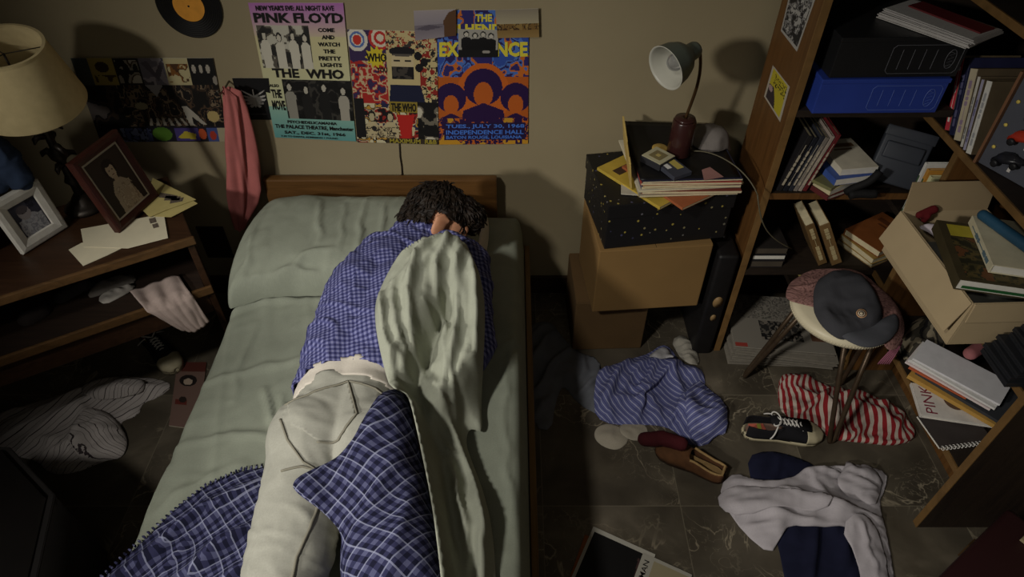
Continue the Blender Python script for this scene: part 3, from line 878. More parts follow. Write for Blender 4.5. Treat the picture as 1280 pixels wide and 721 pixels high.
# ================================================================ plaid blanket
def plaid(k, u, v, uv):
    P = .019
    base = lin((27, 28, 62)); mid = lin((62, 64, 110)); li = lin((168, 172, 200))
    a = k.band(u, P, 0, .5); b = k.band(v, P, 0, .5)
    f = k.math('ADD', k.math('MULTIPLY', a, .5), k.math('MULTIPLY', b, .5))
    c = k.ramp(f, [(0, lin((88, 90, 122))), (.5, lin((52, 53, 84))), (1, lin((28, 29, 50)))])
    for s in (u, v):
        c = k.mix(k.math('MULTIPLY', k.band(s, P * 2, .46, .53), .5), c, li)
    return c
plaid_m = fabric('navy plaid wool', plaid)
LB = [(118, 722), (104, 748), (400, 790), (410, 600), (372, 580), (345, 575), (300, 582), (255, 602), (212, 636), (165, 678)]
RB = [(500, 500), (484, 520), (462, 560), (447, 585), (408, 605), (373, 626), (382, 640), (414, 655), (432, 675), (424, 700), (405, 745), (400, 790), (560, 790), (552, 722), (544, 660), (533, 605), (520, 545), (510, 508)]
la = cloth('plaid_blanket', atp(LB, .515), plaid_m, h=.012, fa=.034, lam=.085, seed=5, step=.009, floor=.487, under=[mat_o], over=[jo, body], edge=.02, extra=ridges([([(350, 588), (250, 640), (150, 722)], .52, .03, .030), ([(345, 640), (275, 680), (225, 725)], .52, .03, .036), ([(340, 690), (300, 712), (270, 740)], .52, .03, .034), ([(330, 600), (240, 662), (190, 722)], .52, .02, .012)]), ang=.75, stretch=3.2, uvang=.72, uvfold=.03, drape=2, t=.006)
rb = cloth('wrapped_end', atp(RB, .63), plaid_m, h=.008, fa=.014, lam=.09, seed=8, step=.0085, floor=.5, under=[mat_o, jo, so], edge=.015, extra=ridges([([(492, 520), (450, 590), (400, 622)], .66, .025, .016), ([(515, 560), (470, 640), (430, 700)], .66, .025, .018), ([(530, 600), (500, 690), (480, 760)], .66, .022, .018), ([(505, 520), (495, 580), (470, 610)], .66, .016, .012), ([(380, 632), (420, 640), (450, 620)], .66, .016, .014)]), ang=1.9, stretch=2.2, uvang=.95, uvfold=.03, drape=5, parent=la, t=.009, gap=.004, sim=dict(k=(1.158, 1.036)))
tag(la, 'navy plaid blanket with fringed edge spread under and over the legs', 'blanket')
bm = bmesh.new(); lt = bvh_of([la])
edge_px = atp([(118, 722), (165, 678), (212, 636), (255, 602), (300, 582), (345, 575)], .515)
ch = edge_px
for a, b in zip(ch, ch[1:]):
    n = max(2, int((Vector(b) - Vector(a)).length / .011))
    for i in range(n):
        p = Vector(a).lerp(Vector(b), i / n); d = (Vector(b) - Vector(a)).normalized(); o_ = Vector((-d.y, d.x)) 
        q = p + o_ * .011 - (o_ * .012)
        tube_pts(bm, [(q.x - o_.x * .006, q.y - o_.y * .006, .506), (q.x + o_.x * .003, q.y + o_.y * .003, .503), (q.x + o_.x * .009, q.y + o_.y * .009, .499)], [.0030, .0028, .0008], 5)
o = obj('fringe', bm, plaid_m, la, smooth=True); uv_planar(o)

# ================================================================ the sheet thrown over his shoulder
SB = [(565, 316), (590, 318), (606, 350), (604, 400), (597, 436), (600, 470), (584, 500), (579, 520), (588, 560), (604, 600), (616, 650), (620, 722), (626, 790), (560, 790), (553, 722), (545, 660), (534, 605), (521, 548), (508, 508), (492, 486), (478, 452), (469, 408), (474, 372), (492, 345), (525, 326)]
_sr = ridges([([(548, 322), (526, 348), (512, 385), (520, 430), (538, 485)], .74, .020, .034), ([(563, 318), (550, 360), (556, 420), (548, 475)], .74, .016, .032), ([(574, 320), (572, 375), (562, 430), (566, 480)], .74, .014, .030), ([(588, 322), (597, 370), (592, 415), (574, 440)], .74, .016, .030),
    ([(500, 344), (477, 378), (482, 440), (502, 488)], .70, .014, .022), ([(500, 400), (500, 440), (522, 490), (545, 520)], .66, .014, .020), ([(505, 492), (540, 555), (558, 640), (572, 740)], .56, .022, .030), ([(540, 500), (572, 545), (596, 610), (610, 740)], .56, .020, .034), ([(560, 570), (580, 640), (590, 740)], .56, .014, .018), ([(535, 530), (560, 560), (590, 570)], .56, .014, .016), ([(590, 440), (580, 480), (560, 500)], .6, .014, .02)])
def sx(X, Y, sd, dome):
    # pleats fanning out from the shoulder, then running down the bed
    th = np.arctan2(X + .115, 1.50 - Y); ds = np.hypot(X + .115, Y - 1.50)
    n = noise3(th * 3.1 + .35 * noise3(X / .1, Y / .1, .4, 3), ds * 1.6, .3, 61); n2 = noise3(th * 6.5, ds * 2.5, .8, 66)
    fan = np.clip(1 - np.abs(2 * n - 1) / .32, 0, 1) ** 1.2 * .040 + np.clip(1 - np.abs(2 * n2 - 1) / .35, 0, 1) * .014
    run = np.clip(1 - np.abs(2 * noise3(X / .07 + Y * .5, Y / .5, .2, 63) - 1) / .35, 0, 1) * .034
    w_ = np.clip((1.20 - Y) / .2, 0, 1)
    pl = fan * np.clip(ds / .12, .25, 1) * (1 - w_) + run * w_
    hump = .050 * np.exp(-((X + .17) / .11) ** 2 - ((Y - 1.30) / .17) ** 2)
    return (pl + hump) * np.clip(sd / .02, 0, 1) + _sr(X, Y, sd, dome)
upper = [tuple(at(u, v, z=.74).xy) if v < 500 else tuple(at(u, v, z=(.56 if v > 540 else .62)).xy) for u, v in SB]
sb = cloth('bed_sheet', upper, sage2, h=.014, fa=.026, lam=.075, seed=21, step=.0062, floor=.5, under=[mat_o, so, body, jo, rb], edge=.012, ang=1.75, stretch=2.6, extra=sx, drape=7, uvfold=.03, t=.009, gap=.005)
tag(sb, 'crumpled pale green sheet heaped over the sleeper\'s right side', 'sheet')
# ================================================================ things stuck on the wall
random.seed(11)
def wq(*px, off=.004): return [at(u, v, y=WALL - off) for u, v in px]
ink_black = mat('poster black', (20, 18, 17), .6, .0); ink_dark = mat('poster violet', (34, 22, 52), .6, 0)
ink_yel = mat('poster yellow', (206, 192, 60), .6, 0); ink_blue = mat('poster blue', (66, 110, 196), .6, 0)
BW = [(18, 17, 16), (48, 45, 42), (20, 19, 18), (120, 114, 104), (196, 190, 174)]
def poster(name, label, q, ras, cat='poster', group=None, wav=.0015, seed=0, thick=.0006):
    o = sheet(name, q, ras, None, thick, wav, seed); tag(o, label, cat, group); return o

# --- tall concert bill
q = wq((310, 3), (429, 3), (445, 176), (344, 171))
r = Ras(110, 150, (214, 206, 160)); r.grad(0, 0, 1, .22, (188, 120, 190), (214, 196, 170), 1.3); r.grad(0, .22, 1, .74, (216, 206, 158), (206, 208, 168)); r.grad(0, .74, 1, 1, (150, 190, 172), (98, 160, 158))
GR = (222, 218, 196)
r.rect(.03, .15, .60, .45, (62, 58, 52)); r.blotch(.03, .15, .60, .45, [(40, 38, 36), (96, 90, 80), (200, 195, 178)], 12, 5)
for i, cx in enumerate((.10, .26, .41, .54)): r.man(cx, .215 + .012 * (i % 2), .085, (206, 198, 180), (214, 208, 190), (34, 30, 28), .8, .45)
r.rect(.21, .53, 1, .835, (20, 19, 18)); r.blotch(.21, .53, 1, .835, [(16, 15, 14), (26, 25, 24), (60, 57, 52), (20, 18, 18)], 9, 7)
for i, cx in enumerate((.28, .47, .68, .90)): r.man(cx, .58 + .02 * (i % 2), .10, (188, 182, 166), [(150, 146, 134), (30, 28, 27), (26, 25, 24), (170, 164, 150)][i], (18, 16, 15), .75, .835)
p1 = poster('concert_poster', 'tall concert poster fading pink to green, headed PINK FLOYD', q, r, seed=1)
T = [("NEW YEAR'S EVE: ALL NIGHT RAVE", .07, .015, .90, .050), ("PINK FLOYD", .03, .062, .985, .130), ("COME", .70, .160, .88, .188), ("AND", .73, .208, .87, .236), ("WATCH", .68, .256, .92, .284), ("THE", .73, .304, .86, .332), ("PRETTY", .67, .352, .92, .382), ("LIGHTS", .68, .400, .92, .428),
     ("THE  WHO", .12, .445, .93, .515), ("ALSO", .055, .565, .165, .588), ("THE", .06, .605, .18, .672), ("MOVE", .045, .690, .20, .768), ("PSYCHEDELICAMANIA", .19, .848, .79, .872), ("THE PALACE THEATRE, Manchester", .03, .884, .985, .922), ("SAT., DEC. 31st, 1966", .13, .935, .88, .966), ("7.30 TO DAWN, ADMISSION 1 POUND", .08, .976, .78, .992)]
for nm, sl in (('headline', T[:1]), ('headline', T[1:2]), ('side_lettering', T[2:8]), ('headline', T[8:9]), ('side_lettering', T[9:12]), ('footer_lettering', T[12:])): lettering(nm, q, sl, ink_black, p1, .0022, .042)

# --- pop-art collage poster
q = wq((434, 36), (546, 39), (548, 180), (447, 177))
r = Ras(110, 140, (196, 180, 128))
r.blotch(0, 0, 1, 1, [(24, 22, 26), (150, 40, 34), (206, 190, 150), (40, 40, 74), (196, 150, 60), (26, 24, 24), (214, 204, 168)], 10, 12)
r.rect(0, 0, .42, .4, (60, 44, 84)); r.blotch(.0, .25, .42, .62, [(176, 44, 38), (206, 180, 140), (176, 44, 38), (60, 44, 84)], 14, 3)
r.ell(.10, .08, .12, .095, (226, 220, 204)); r.ell(.10, .08, .085, .066, (86, 116, 180), .74); r.ell(.10, .08, .05, .04, (206, 58, 44))
for k, rr in enumerate((.13, .10, .07, .04)): r.ell(.36, .06, rr, rr * .75, ((196, 50, 44), (226, 214, 190))[k % 2])
r.rect(.42, .0, .82, .60, (206, 188, 136)); r.blotch(.42, .0, 1, .16, [(206, 188, 136), (206, 188, 136), (160, 50, 40), (206, 188, 136), (60, 54, 50)], 26, 41); r.blotch(.80, .16, 1, .6, [(206, 188, 136), (40, 36, 36), (206, 188, 136), (150, 44, 36)], 20, 43); 
r.poly([(.30 + (.13 if i % 2 else .085) * math.cos(i * PI / 11), .22 + (.10 if i % 2 else .065) * math.sin(i * PI / 11)) for i in range(22)], (220, 200, 50))
r.ell(.60, .27, .13, .13, (210, 192, 150)); r.ell(.60, .165, .15, .04, (28, 26, 30)); r.ell(.60, .195, .12, .012, (90, 84, 76)); r.blotch(.47, .29, .73, .40, [(26, 24, 26), (26, 24, 26), (70, 64, 58)], 22, 44); r.rect(.50, .235, .57, .25, (40, 36, 34)); r.rect(.63, .235, .70, .25, (40, 36, 34)); r.poly([(.45, .45), (.80, .45), (.86, .62), (.42, .62)], (30, 34, 60))
for cx, cy in ((.78, .20), (.85, .25), (.79, .30)): r.ell(cx, cy, .045, .036, (24, 22, 26))
r.rect(.42, .60, .755, .70, (150, 130, 50)); r.poly([(.5, .72), (.72, .72), (.64, 1), (.56, 1)], (190, 40, 34)); r.blotch(.755, .60, 1, .95, [(22, 20, 22), (26, 24, 24), (120, 112, 98), (206, 198, 176)], 9, 21)
for i, cx in enumerate((.20, .42)): r.man(cx, .74, .13, (190, 176, 140), (196, 180, 140), (30, 26, 24), .8, .95)
r.rect(0, .58, .12, .95, (24, 22, 24)); r.blotch(.12, .84, .52, .95, [(196, 180, 140), (60, 54, 46), (196, 180, 140), (130, 116, 90)], 20, 45); r.ell(.22, .86, .03, .025, (40, 36, 34)); r.rect(.36, .95, 1, 1, (60, 50, 40))
p2 = poster('collage_poster', 'busy pop-art collage poster in red, yellow and black beside the concert bill', q, r, seed=2)
for ln, m_ in ((("WHO", .19, .185, .42, .255), ink_black), (("THE WHO", .44, .612, .74, .69), ink_black), (("YOU", .30, .30, .42, .345), ink_black), (("MAXIMUM  R&B", .40, .952, .98, .996), mat('poster ochre', (150, 136, 50), .6, 0))): lettering('lettering', q, [ln], m_, p2, .0022, .03)

# --- orange and blue psychedelic bill (a plain design of its own)
q = wq((546, 12), (661, 12), (660, 179), (549, 180))
r = Ras(120, 160, (70, 100, 178))
r.blotch(0, 0, 1, .48, [(54, 84, 170), (84, 124, 200), (44, 36, 96), (78, 118, 196), (206, 112, 40), (50, 44, 110)], 9, 31)
r.rect(0, .46, 1, 1, (190, 96, 34))
r.ell(.5, .60, .30, .24, (208, 104, 36))
for cx, s, y in ((.14, .9, .64), (.86, .9, .64), (.5, 1.12, .56)):
    r.ell(cx, y - .02, .19 * s, .125 * s, (44, 22, 72)); r.ell(cx, y + .035, .095 * s, .085 * s, (196, 98, 36)); r.poly([(cx - .26 * s, 1), (cx - .2 * s, y + .16), (cx, y + .10), (cx + .2 * s, y + .16), (cx + .26 * s, 1)], (46, 22, 70))
r.blotch(0, .78, 1, 1, [(46, 22, 70), (200, 102, 34), (46, 22, 70), (206, 150, 44)], 16, 34)
r.rect(.06, .82, .97, .96, (40, 26, 66))
p3 = poster('psychedelic_poster', 'orange, blue and purple psychedelic poster with three dark busts', q, r, seed=3)
lettering('lettering', q, [("TUES., JULY 30, 1968", .08, .83, .96, .87), ("INDEPENDENCE HALL", .08, .878, .95, .915), ("BATON ROUGE, LOUISIANA", .08, .925, .93, .957)], ink_blue, p3, .0022, .03)
lettering('headline', q, [("THE", .42, .025, .60, .075), ("JIMI HENDRIX", .02, .09, .95, .17), ("EXPERIENCE", .02, .21, .99, .315)], ink_yel, p3, .0022, .045)

# --- small pictures over it
q = wq((517, 13), (570, 11), (570, 44), (519, 50), off=.0115)
r = Ras(56, 40, (150, 140, 150)); r.grad(0, 0, 1, .5, (168, 158, 160), (150, 142, 150)); r.grad(0, .5, 1, 1, (120, 112, 122), (150, 140, 146)); r.poly([(.72, 1), (.70, .4), (.82, .1), (1, 0), (1, 1)], (96, 66, 42)); r.poly([(.0, .62), (.35, .5), (.7, .62), (.3, .7)], (96, 88, 100))
poster('picture_postcard', 'misty lilac postcard overlapping the collage and psychedelic posters', q, r, 'postcard', None, .001)
q = wq((619, 12), (673, 10), (674, 46), (622, 47), off=.0115)
r = Ras(56, 40, (150, 138, 108)); r.grad(0, 0, 1, .55, (146, 136, 118), (178, 168, 138)); r.grad(0, .55, 1, 1, (128, 98, 52), (156, 128, 78)); r.blotch(0, .5, 1, .72, [(128, 98, 52), (70, 50, 30), (150, 122, 70)], 14, 3)
poster('picture_postcard', 'brown landscape postcard on the top right corner of the psychedelic poster', q, r, 'postcard', None, .001)
q = wq((573, 36), (623, 37), (622, 71), (573, 71), off=.009)
r = Ras(56, 40, (170, 166, 156)); 
for i, cx in enumerate((.2, .42, .62, .82)): r.man(cx, .16 + .05 * (i % 2), .21, (196, 190, 176), (20, 19, 20), (24, 22, 22))
r.rect(0, .72, 1, 1, (24, 23, 24)); r.ell(.7, .8, .1, .06, (160, 154, 146))
poster('group_picture', 'black and white photo of four dark-clad figures stuck over the psychedelic poster', q, r, 'photo', None, .001)

# --- wide collage on the left
q = wq((88, 72), (266, 72), (286, 176), (126, 177))
r = Ras(170, 96, (24, 21, 19))
r.blotch(0, .3, 1, .8, [(20, 17, 15), (34, 28, 24), (84, 64, 46), (22, 19, 17), (124, 106, 84), (24, 20, 18)], 17, 51)
r.rect(.0, 0, .11, .3, (70, 74, 70)); r.rect(.11, 0, .29, .30, (160, 140, 70)); r.ell(.2, .10, .05, .06, (60, 44, 24)); r.blotch(.13, .19, .28, .27, [(160, 140, 70), (70, 48, 24)], 30, 2)
r.rect(.29, 0, .47, .3, (28, 24, 22)); r.blotch(.30, .02, .46, .28, [(24, 22, 20), (150, 142, 126), (70, 52, 40), (190, 182, 164)], 14, 9)
r.rect(.47, 0, .65, .3, (138, 132, 140)); r.blotch(.47, 0, .65, .3, [(120, 114, 124), (160, 152, 158), (80, 76, 84)], 12, 14); r.poly([(.48, .05), (.53, .03), (.57, .16), (.63, .02), (.65, .06), (.58, .26)], (96, 90, 100))
r.rect(.65, 0, .82, .3, (196, 184, 140)); r.blotch(.66, .06, .81, .27, [(196, 184, 140), (130, 84, 34), (80, 52, 28), (196, 184, 140)], 22, 16)
r.rect(.82, 0, 1, .3, (18, 17, 17))
for cx in (.85, .90, .95): r.ell(cx, .12, .014, .05, (176, 168, 154))
r.ell(.99, .25, .02, .05, (150, 142, 130))
r.blotch(.0, .3, .26, .8, [(22, 19, 18), (60, 48, 38), (24, 20, 20), (92, 84, 80)], 9, 23); r.poly([(.47, .30), (.60, .30), (.535, .44)], (150, 146, 146)); r.ell(.40, .55, .05, .045, (150, 142, 110))
for i in range(7): r.poly([(.42 + i * .055, .79), (.445 + i * .055, .79), (.455 + i * .045, .70), (.44 + i * .045, .70)], (170, 164, 150))
r.poly([(.70, .55), (.74, .55), (.86, .78), (.83, .78), (.76, .68), (.76, .79), (.73, .79)], (176, 170, 156)); r.ell(.92, .68, .045, .07, (190, 168, 110))
r.rect(.0, .8, 1, 1, (30, 28, 38)); r.rect(.18, .82, .42, 1, (84, 92, 132)); r.blotch(.18, .82, .42, 1, [(84, 92, 132), (34, 34, 50), (120, 128, 160)], 30, 7); r.ell(.50, .90, .075, .09, (86, 128, 40)); r.rect(.60, .82, .78, .99, (78, 66, 130)); r.poly([(.61, .95), (.68, .86), (.76, .90), (.75, .97)], (198, 180, 60)); r.ell(.81, .90, .03, .07, (190, 84, 44)); r.rect(.85, .82, .93, 1, (70, 84, 140)); r.ell(.89, .92, .025, .06, (176, 60, 44)); r.rect(.93, .82, 1, 1, (180, 170, 140))
poster('collage_poster', 'wide dark collage poster of record sleeves behind the lamp shade', q, r, seed=5)

# --- small black poster with a white winged emblem
q = wq((290, 97), (336, 97), (342, 149), (304, 149))
r = Ras(60, 72, (16, 15, 17))
for s in (-1, 1):
    for (tx, ty), (bx_, by_) in zip(((.33, .28), (.36, .39), (.35, .49), (.28, .58), (.18, .66)), ((.04, .46), (.05, .50), (.05, .54), (.05, .58), (.04, .62))):
        r.poly([(.5, by_ - .045), (.5 + s * tx, ty), (.5 + s * (tx - .05), ty + .05), (.5, by_ + .03)], (176, 172, 166))
r.rect(.48, .26, .52, .70, (190, 186, 180)); r.rect(.22, .85, .8, .87, (66, 64, 66))
poster('emblem_poster', 'small black poster with white winged emblem beside the pink cloth', q, r, seed=6, wav=.001)

# --- record
def disc(): return at(236, 7, y=WALL - .004)
c = disc(); M = fr(c, (1, 0, 0), (0, 0, 1))
vin = NT('vinyl', .32, .5); co = vin.coord(); sp = vin.n('SeparateXYZ', Vector=vin.n('VectorMath', p_operation='SUBTRACT', i0=co, i1=(0, 0, 0)).outputs[0])
vin.color(lin((14, 13, 13))); vin = vin.m
rec = thing('vinyl_record', 'black vinyl record with an orange label hung high on the wall', 'record', c)
obj('disc', lathe([(.003, .0), (.098, .0), (.0985, .0008), (.098, .0016)] + [(.098 - i * .003, .0016 + (.0005 if i % 2 else 0)) for i in range(1, 17)] + [(.045, .0016), (.003, .0016)], 64), vin, rec, M=M)
obj('centre_label', lathe([(.0032, .0017), (.0465, .0017), (.0465, .0024), (.0032, .0024)], 48), mat('record label', (214, 146, 50), .6, .12, 30), rec, M=M)
obj('spindle_hole', lathe([(0, .0024), (.003, .0024), (.003, .0028), (0, .0028)], 16), ink_black, rec, M=M)

# --- cable running down behind the headboard
bm = bmesh.new(); tube_pts(bm, [at(499, 178, y=WALL - .004), at(500, 195, y=WALL - .004), at(502, 208, y=WALL - .004), at(503, 226, y=WALL - .005)], .0024, 6)
tag(obj('hanging_cable', bm, mat('dark cable', (40, 32, 26), .6), smooth=True), 'thin dark cable running from the posters down behind the headboard', 'cable')

# --- vent near the floor
t = thing('wall_vent', 'dark slatted vent low on the wall between desk and bed', 'vent', at(266, 302, y=WALL))
a, b = at(245, 282, y=WALL), at(293, 320, y=WALL); dk = mat('vent brown', (38, 30, 24), .6)
obj('vent_frame', BX(a.x, WALL - .008, b.z, b.x, WALL - .001, a.z), dk, t)
for k in range(7):
    z = b.z + (a.z - b.z) * (k + .7) / 7.4; obj('slat', BX(a.x + .008, WALL - .014, z - .005, b.x - .008, WALL - .0085, z + .002, bev=.001), dk, t)

# --- pink cloth hanging from a hook
pink = plain_fabric('dusty pink cotton', (184, 108, 104), .08)
hk = at(283, 112, y=2.02)
t = thing('hanging_cloth', 'dusty pink cloth hanging from a wall hook beside the bed', 'cloth', hk)
prof = [(283, 110, .012), (289, 116, .028), (293, 135, .036), (296, 160, .044), (299, 185, .050), (302, 210, .054), (304, 232, .055), (304, 252, .046), (302, 270, .032), (300, 286, .014)]
vs, fs = [], []; n = 64
P3 = [(at(u, v, y=1.99), w_) for u, v, w_ in prof]
path = []
for i in range(len(P3) - 1):
    for k in range(6):
        f = k / 6; path.append((P3[i][0].lerp(P3[i + 1][0], f), P3[i][1] * (1 - f) + P3[i + 1][1] * f))
path.append(P3[-1])
for i, (p, w_) in enumerate(path):
    s = i / (len(path) - 1)
    for k in range(n):
        a = 2 * PI * k / n
        fold = 1 + .26 * math.sin(a * 3 + s * 2.5) * min(1, s * 4) + .14 * math.sin(a * 7 + s * 5 + 1) + .05 * math.sin(a * 13 - s * 9)
        vs.append((p.x + w_ * math.cos(a) * fold, min(p.y + w_ * .72 * math.sin(a) * fold, 2.05), p.z + .006 * math.sin(a * 3 + s * 9)))
for i in range(len(path) - 1):
    for k in range(n): fs.append((i * n + k, i * n + (k + 1) % n, (i + 1) * n + (k + 1) % n, (i + 1) * n + k))
fs.append(tuple(range(n))); fs.append(tuple(range((len(path) - 1) * n, len(path) * n))[::-1])
o = raw('drape', vs, fs, pink, t); uv_planar(o, Matrix.Rotation(PI / 2, 4, 'X'))
bm = bmesh.new(); tube_pts(bm, [(hk.x, WALL - .001, hk.z + .012), (hk.x, 2.02, hk.z + .01), (hk.x, 1.965, hk.z + .012), (hk.x, 1.955, hk.z + .03)], .003, 8)
obj('hook', bm, mat('hook steel', (120, 116, 108), .35, metal=.9), t, smooth=True)

# ================================================================ desk in the left corner
DZ = .68; DA = 31.0; d0 = Vector((-.98, 1.585)); ux = Vector((-math.cos(R(DA)), -math.sin(R(DA)))); uy = Vector((-math.sin(R(DA)), math.cos(R(DA))))
DM = Matrix(((-ux.x, uy.x, 0, 0), (-ux.y, uy.y, 0, 0), (0, 0, 1, 0), (0, 0, 0, 1))); DM.translation = (d0.x, d0.y, 0)   # x to the right end, y to the back, origin at the right front corner
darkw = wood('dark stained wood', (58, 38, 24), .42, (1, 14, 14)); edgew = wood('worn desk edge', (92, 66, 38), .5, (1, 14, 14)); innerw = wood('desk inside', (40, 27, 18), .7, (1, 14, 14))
t = thing('desk', 'dark wooden desk with an open shelf standing in the left corner', 'desk', (d0.x, d0.y, 0))
L, D = .96, .385
obj('desktop', BX(-L, .004, DZ - .024, 0, D, DZ, bev=.004), darkw, t, M=DM)
obj('front_edge', BX(-L, -.008, DZ - .026, .004, .0035, DZ + .001, bev=.003), edgew, t, M=DM)
obj('side_panel', BX(-.024, .01, .0, -.004, D - .01, DZ - .025), darkw, t, M=DM)
obj('side_panel', BX(-L + .004, .01, .0, -L + .024, D - .01, DZ - .025), darkw, t, M=DM)
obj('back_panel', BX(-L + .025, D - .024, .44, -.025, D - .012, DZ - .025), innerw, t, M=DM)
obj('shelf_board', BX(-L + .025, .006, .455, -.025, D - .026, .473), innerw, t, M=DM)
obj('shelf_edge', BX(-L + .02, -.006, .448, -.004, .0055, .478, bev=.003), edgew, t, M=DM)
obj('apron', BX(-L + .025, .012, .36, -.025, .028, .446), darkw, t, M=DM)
DI = lambda x, y, z: DM @ Vector((x, y, z))
def desk_at(u, v, z): 
    p = at(u, v, z=z); return p

# lamp with ornate dark stem
lb = at(106, 262, z=DZ); lb = Vector((-1.372, 1.735, DZ))
t = thing('table_lamp', 'table lamp with a plain cream shade and dark ornate stem on the desk', 'lamp', lb)
bronze = mat('dark bronze', (44, 38, 32), .45, .3, 40, .3, 80, .5, .6)
M = Matrix.Translation(lb)
obj('base', lathe([(0, .0005), (.06, .0005), (.063, .01), (.05, .02), (.034, .028), (.03, .04), (.018, .055), (0, .055)], 40), bronze, t, True, M)
obj('stem', lathe([(.014, .05), (.012, .09), (.022, .105), (.013, .125), (.011, .17), (.024, .19), (.026, .205), (.012, .225), (.010, .27), (.018, .285), (.010, .30), (.009, .36), (0, .36)], 28), bronze, t, True, M)
for k in range(10):
    a = k * 2.4; z = .12 + .02 * k; bm = bmesh.new()
    d = Vector((math.cos(a), math.sin(a), 0)); p = lb + Vector((0, 0, z))
    tube_pts(bm, [p + d * .008, p + d * .026 + Vector((0, 0, .012)), p + d * .04 + Vector((0, 0, .006)), p + d * .046 + Vector((0, 0, -.006))], [.007, .011, .008, .002], 8)
    obj('leaf_ornament', bm, bronze, t, True)
shade_m = NT('lamp shade cloth', .85, .15); shade_m.color(shade_m.ramp(shade_m.noise(shade_m.coord(), 40, 2), [(.3, lin((196, 178, 134))), (.7, lin((206, 188, 142)))])); shade_m = shade_m.m
rb_, rt_, z0, z1 = .146, .104, .357, .540
prof = [(rb_, z0), (rb_ + .002, z0 + .004), (rt_ + .002, z1 - .004), (rt_, z1), (rt_ - .004, z1 - .002), (rb_ - .004, z0 + .004), (rb_, z0)]
tilt = Matrix.Translation((0, 0, .44)) @ Matrix.Rotation(R(11), 4, Vector((.78, .62, 0))) @ Matrix.Translation((0, 0, -.44)); Mt_ = M @ tilt
obj('lamp_shade', lathe(prof, 64), shade_m, t, True, Mt_)
obj('rim_band', lathe([(rt_ + .0032, z1 - .008), (rt_ + .0032, z1 + .001), (rt_ - .0048, z1 + .001), (rt_ - .0048, z1 - .006), (rt_ + .0032, z1 - .008)], 64), shade_m, t, False, Mt_)
bm = bmesh.new()
for k in range(3):
    a = k * 2 * PI / 3 + .4; tube_pts(bm, [lb + Vector((0, 0, z1 - .03)), lb + Vector((math.cos(a) * (rt_ - .012), math.sin(a) * (rt_ - .012), z1 - .026))], .0016, 6)
tube_pts(bm, [lb + Vector((0, 0, .36)), lb + Vector((0, 0, z1 - .028))], .003, 6)
obj('shade_carrier', bm, bronze, t, True)
obj('bulb', lathe([(0, .46), (.018, .45), (.028, .43), (.026, .41), (.013, .385), (.013, .362), (0, .362)], 24), mat('frosted bulb', (206, 200, 186), .3), t, True, M)

# photo frames
def photo_frame(name, label, q, depth, fw, fmat, ras, mat_border, matcol, strut=True, bump=False):
    """q: front corners tl, tr, br, bl; the foot is bl-br (or the lowest corner)"""
    tl, tr, br, bl = [Vector(p) for p in q]
    x = (tr - tl); w_ = x.length; y = (tl - bl); h_ = y.length
    M = fr(bl, x, y); root = thing(name, label, 'photo frame', M.translation)
    bm = bmesh.new()
    # four mitred rails as a closed ring
    prof = [(0, -depth), (0, -.004), (.004, 0), (fw * .45, .002), (fw - .003, -.002), (fw, -.006), (fw, -depth)]
    rings = []
    for (cx, cy, sx, sy) in ((0, 0, 1, 1), (w_, 0, -1, 1), (w_, h_, -1, -1), (0, h_, 1, -1)):
        rings.append([bm.verts.new((cx + sx * a, cy + sy * a, z)) for a, z in prof])
    n = len(prof)
    for i in range(4):
        A, B = rings[i], rings[(i + 1) % 4]
        for k in range(n): bm.faces.new((A[k], B[k], B[(k + 1) % n], A[(k + 1) % n]))
    bmesh.ops.recalc_face_normals(bm, faces=bm.faces)
    obj('frame', bm, fmat, root, M=M)
    obj('backing', BX(fw * .5, fw * .5, -depth - .002, w_ - fw * .5, h_ - fw * .5, -depth - .0002, bev=0), mat('frame backing', (40, 32, 26)), root, M=M)
    a = fw - .002
    if mat_border:
        bm = BX(a, a, -.0095, w_ - a, h_ - a, -.0075, bev=0); obj('mount', bm, mat('mount ' + name, matcol, .8, .03), root, M=M)
        a += mat_border
    c = [M @ Vector(p) for p in ((a, h_ - a, -.0066), (w_ - a, h_ - a, -.0066), (w_ - a, a, -.0066), (a, a, -.0066))]
    sheet('photo', c, ras, root)
    if strut: obj('easel_strut', prism([(w_ / 2 - .015, h_ * .75), (w_ / 2 + .015, h_ * .75), (w_ / 2 + .022, .01), (w_ / 2 - .022, .01)], 0, .003), mat('frame backing', (40, 32, 26)), root, M=M @ Matrix.Translation((0, 0, -depth - .006)))
    return root
r = Ras(60, 78, (50, 42, 36)); r.grad(0, 0, 1, 1, (62, 52, 44), (40, 33, 28)); 
r.poly([(.22, 1), (.26, .62), (.40, .46), (.62, .46), (.80, .60), (.92, .82), (.92, 1)], (176, 160, 136)); r.blotch(.3, .56, .8, 1, [(176, 160, 136), (150, 132, 110), (188, 174, 150), (170, 152, 128)], 10, 4)
r.poly([(.78, .62), (.95, .75), (.95, 1), (.86, 1)], (44, 36, 30)); r.ell(.50, .26, .17, .17, (34, 27, 22)); r.ell(.51, .30, .115, .135, (196, 176, 148)); r.rect(.46, .40, .58, .50, (186, 166, 138)); r.ell(.47, .285, .018, .010, (50, 40, 34)); r.ell(.56, .285, .018, .010, (50, 40, 34)); r.ell(.515, .365, .03, .010, (110, 70, 60)); r.ell(.50, .155, .15, .06, (34, 27, 22))
redwood = wood('red mahogany', (62, 30, 24), .35, (10, 10, 1))
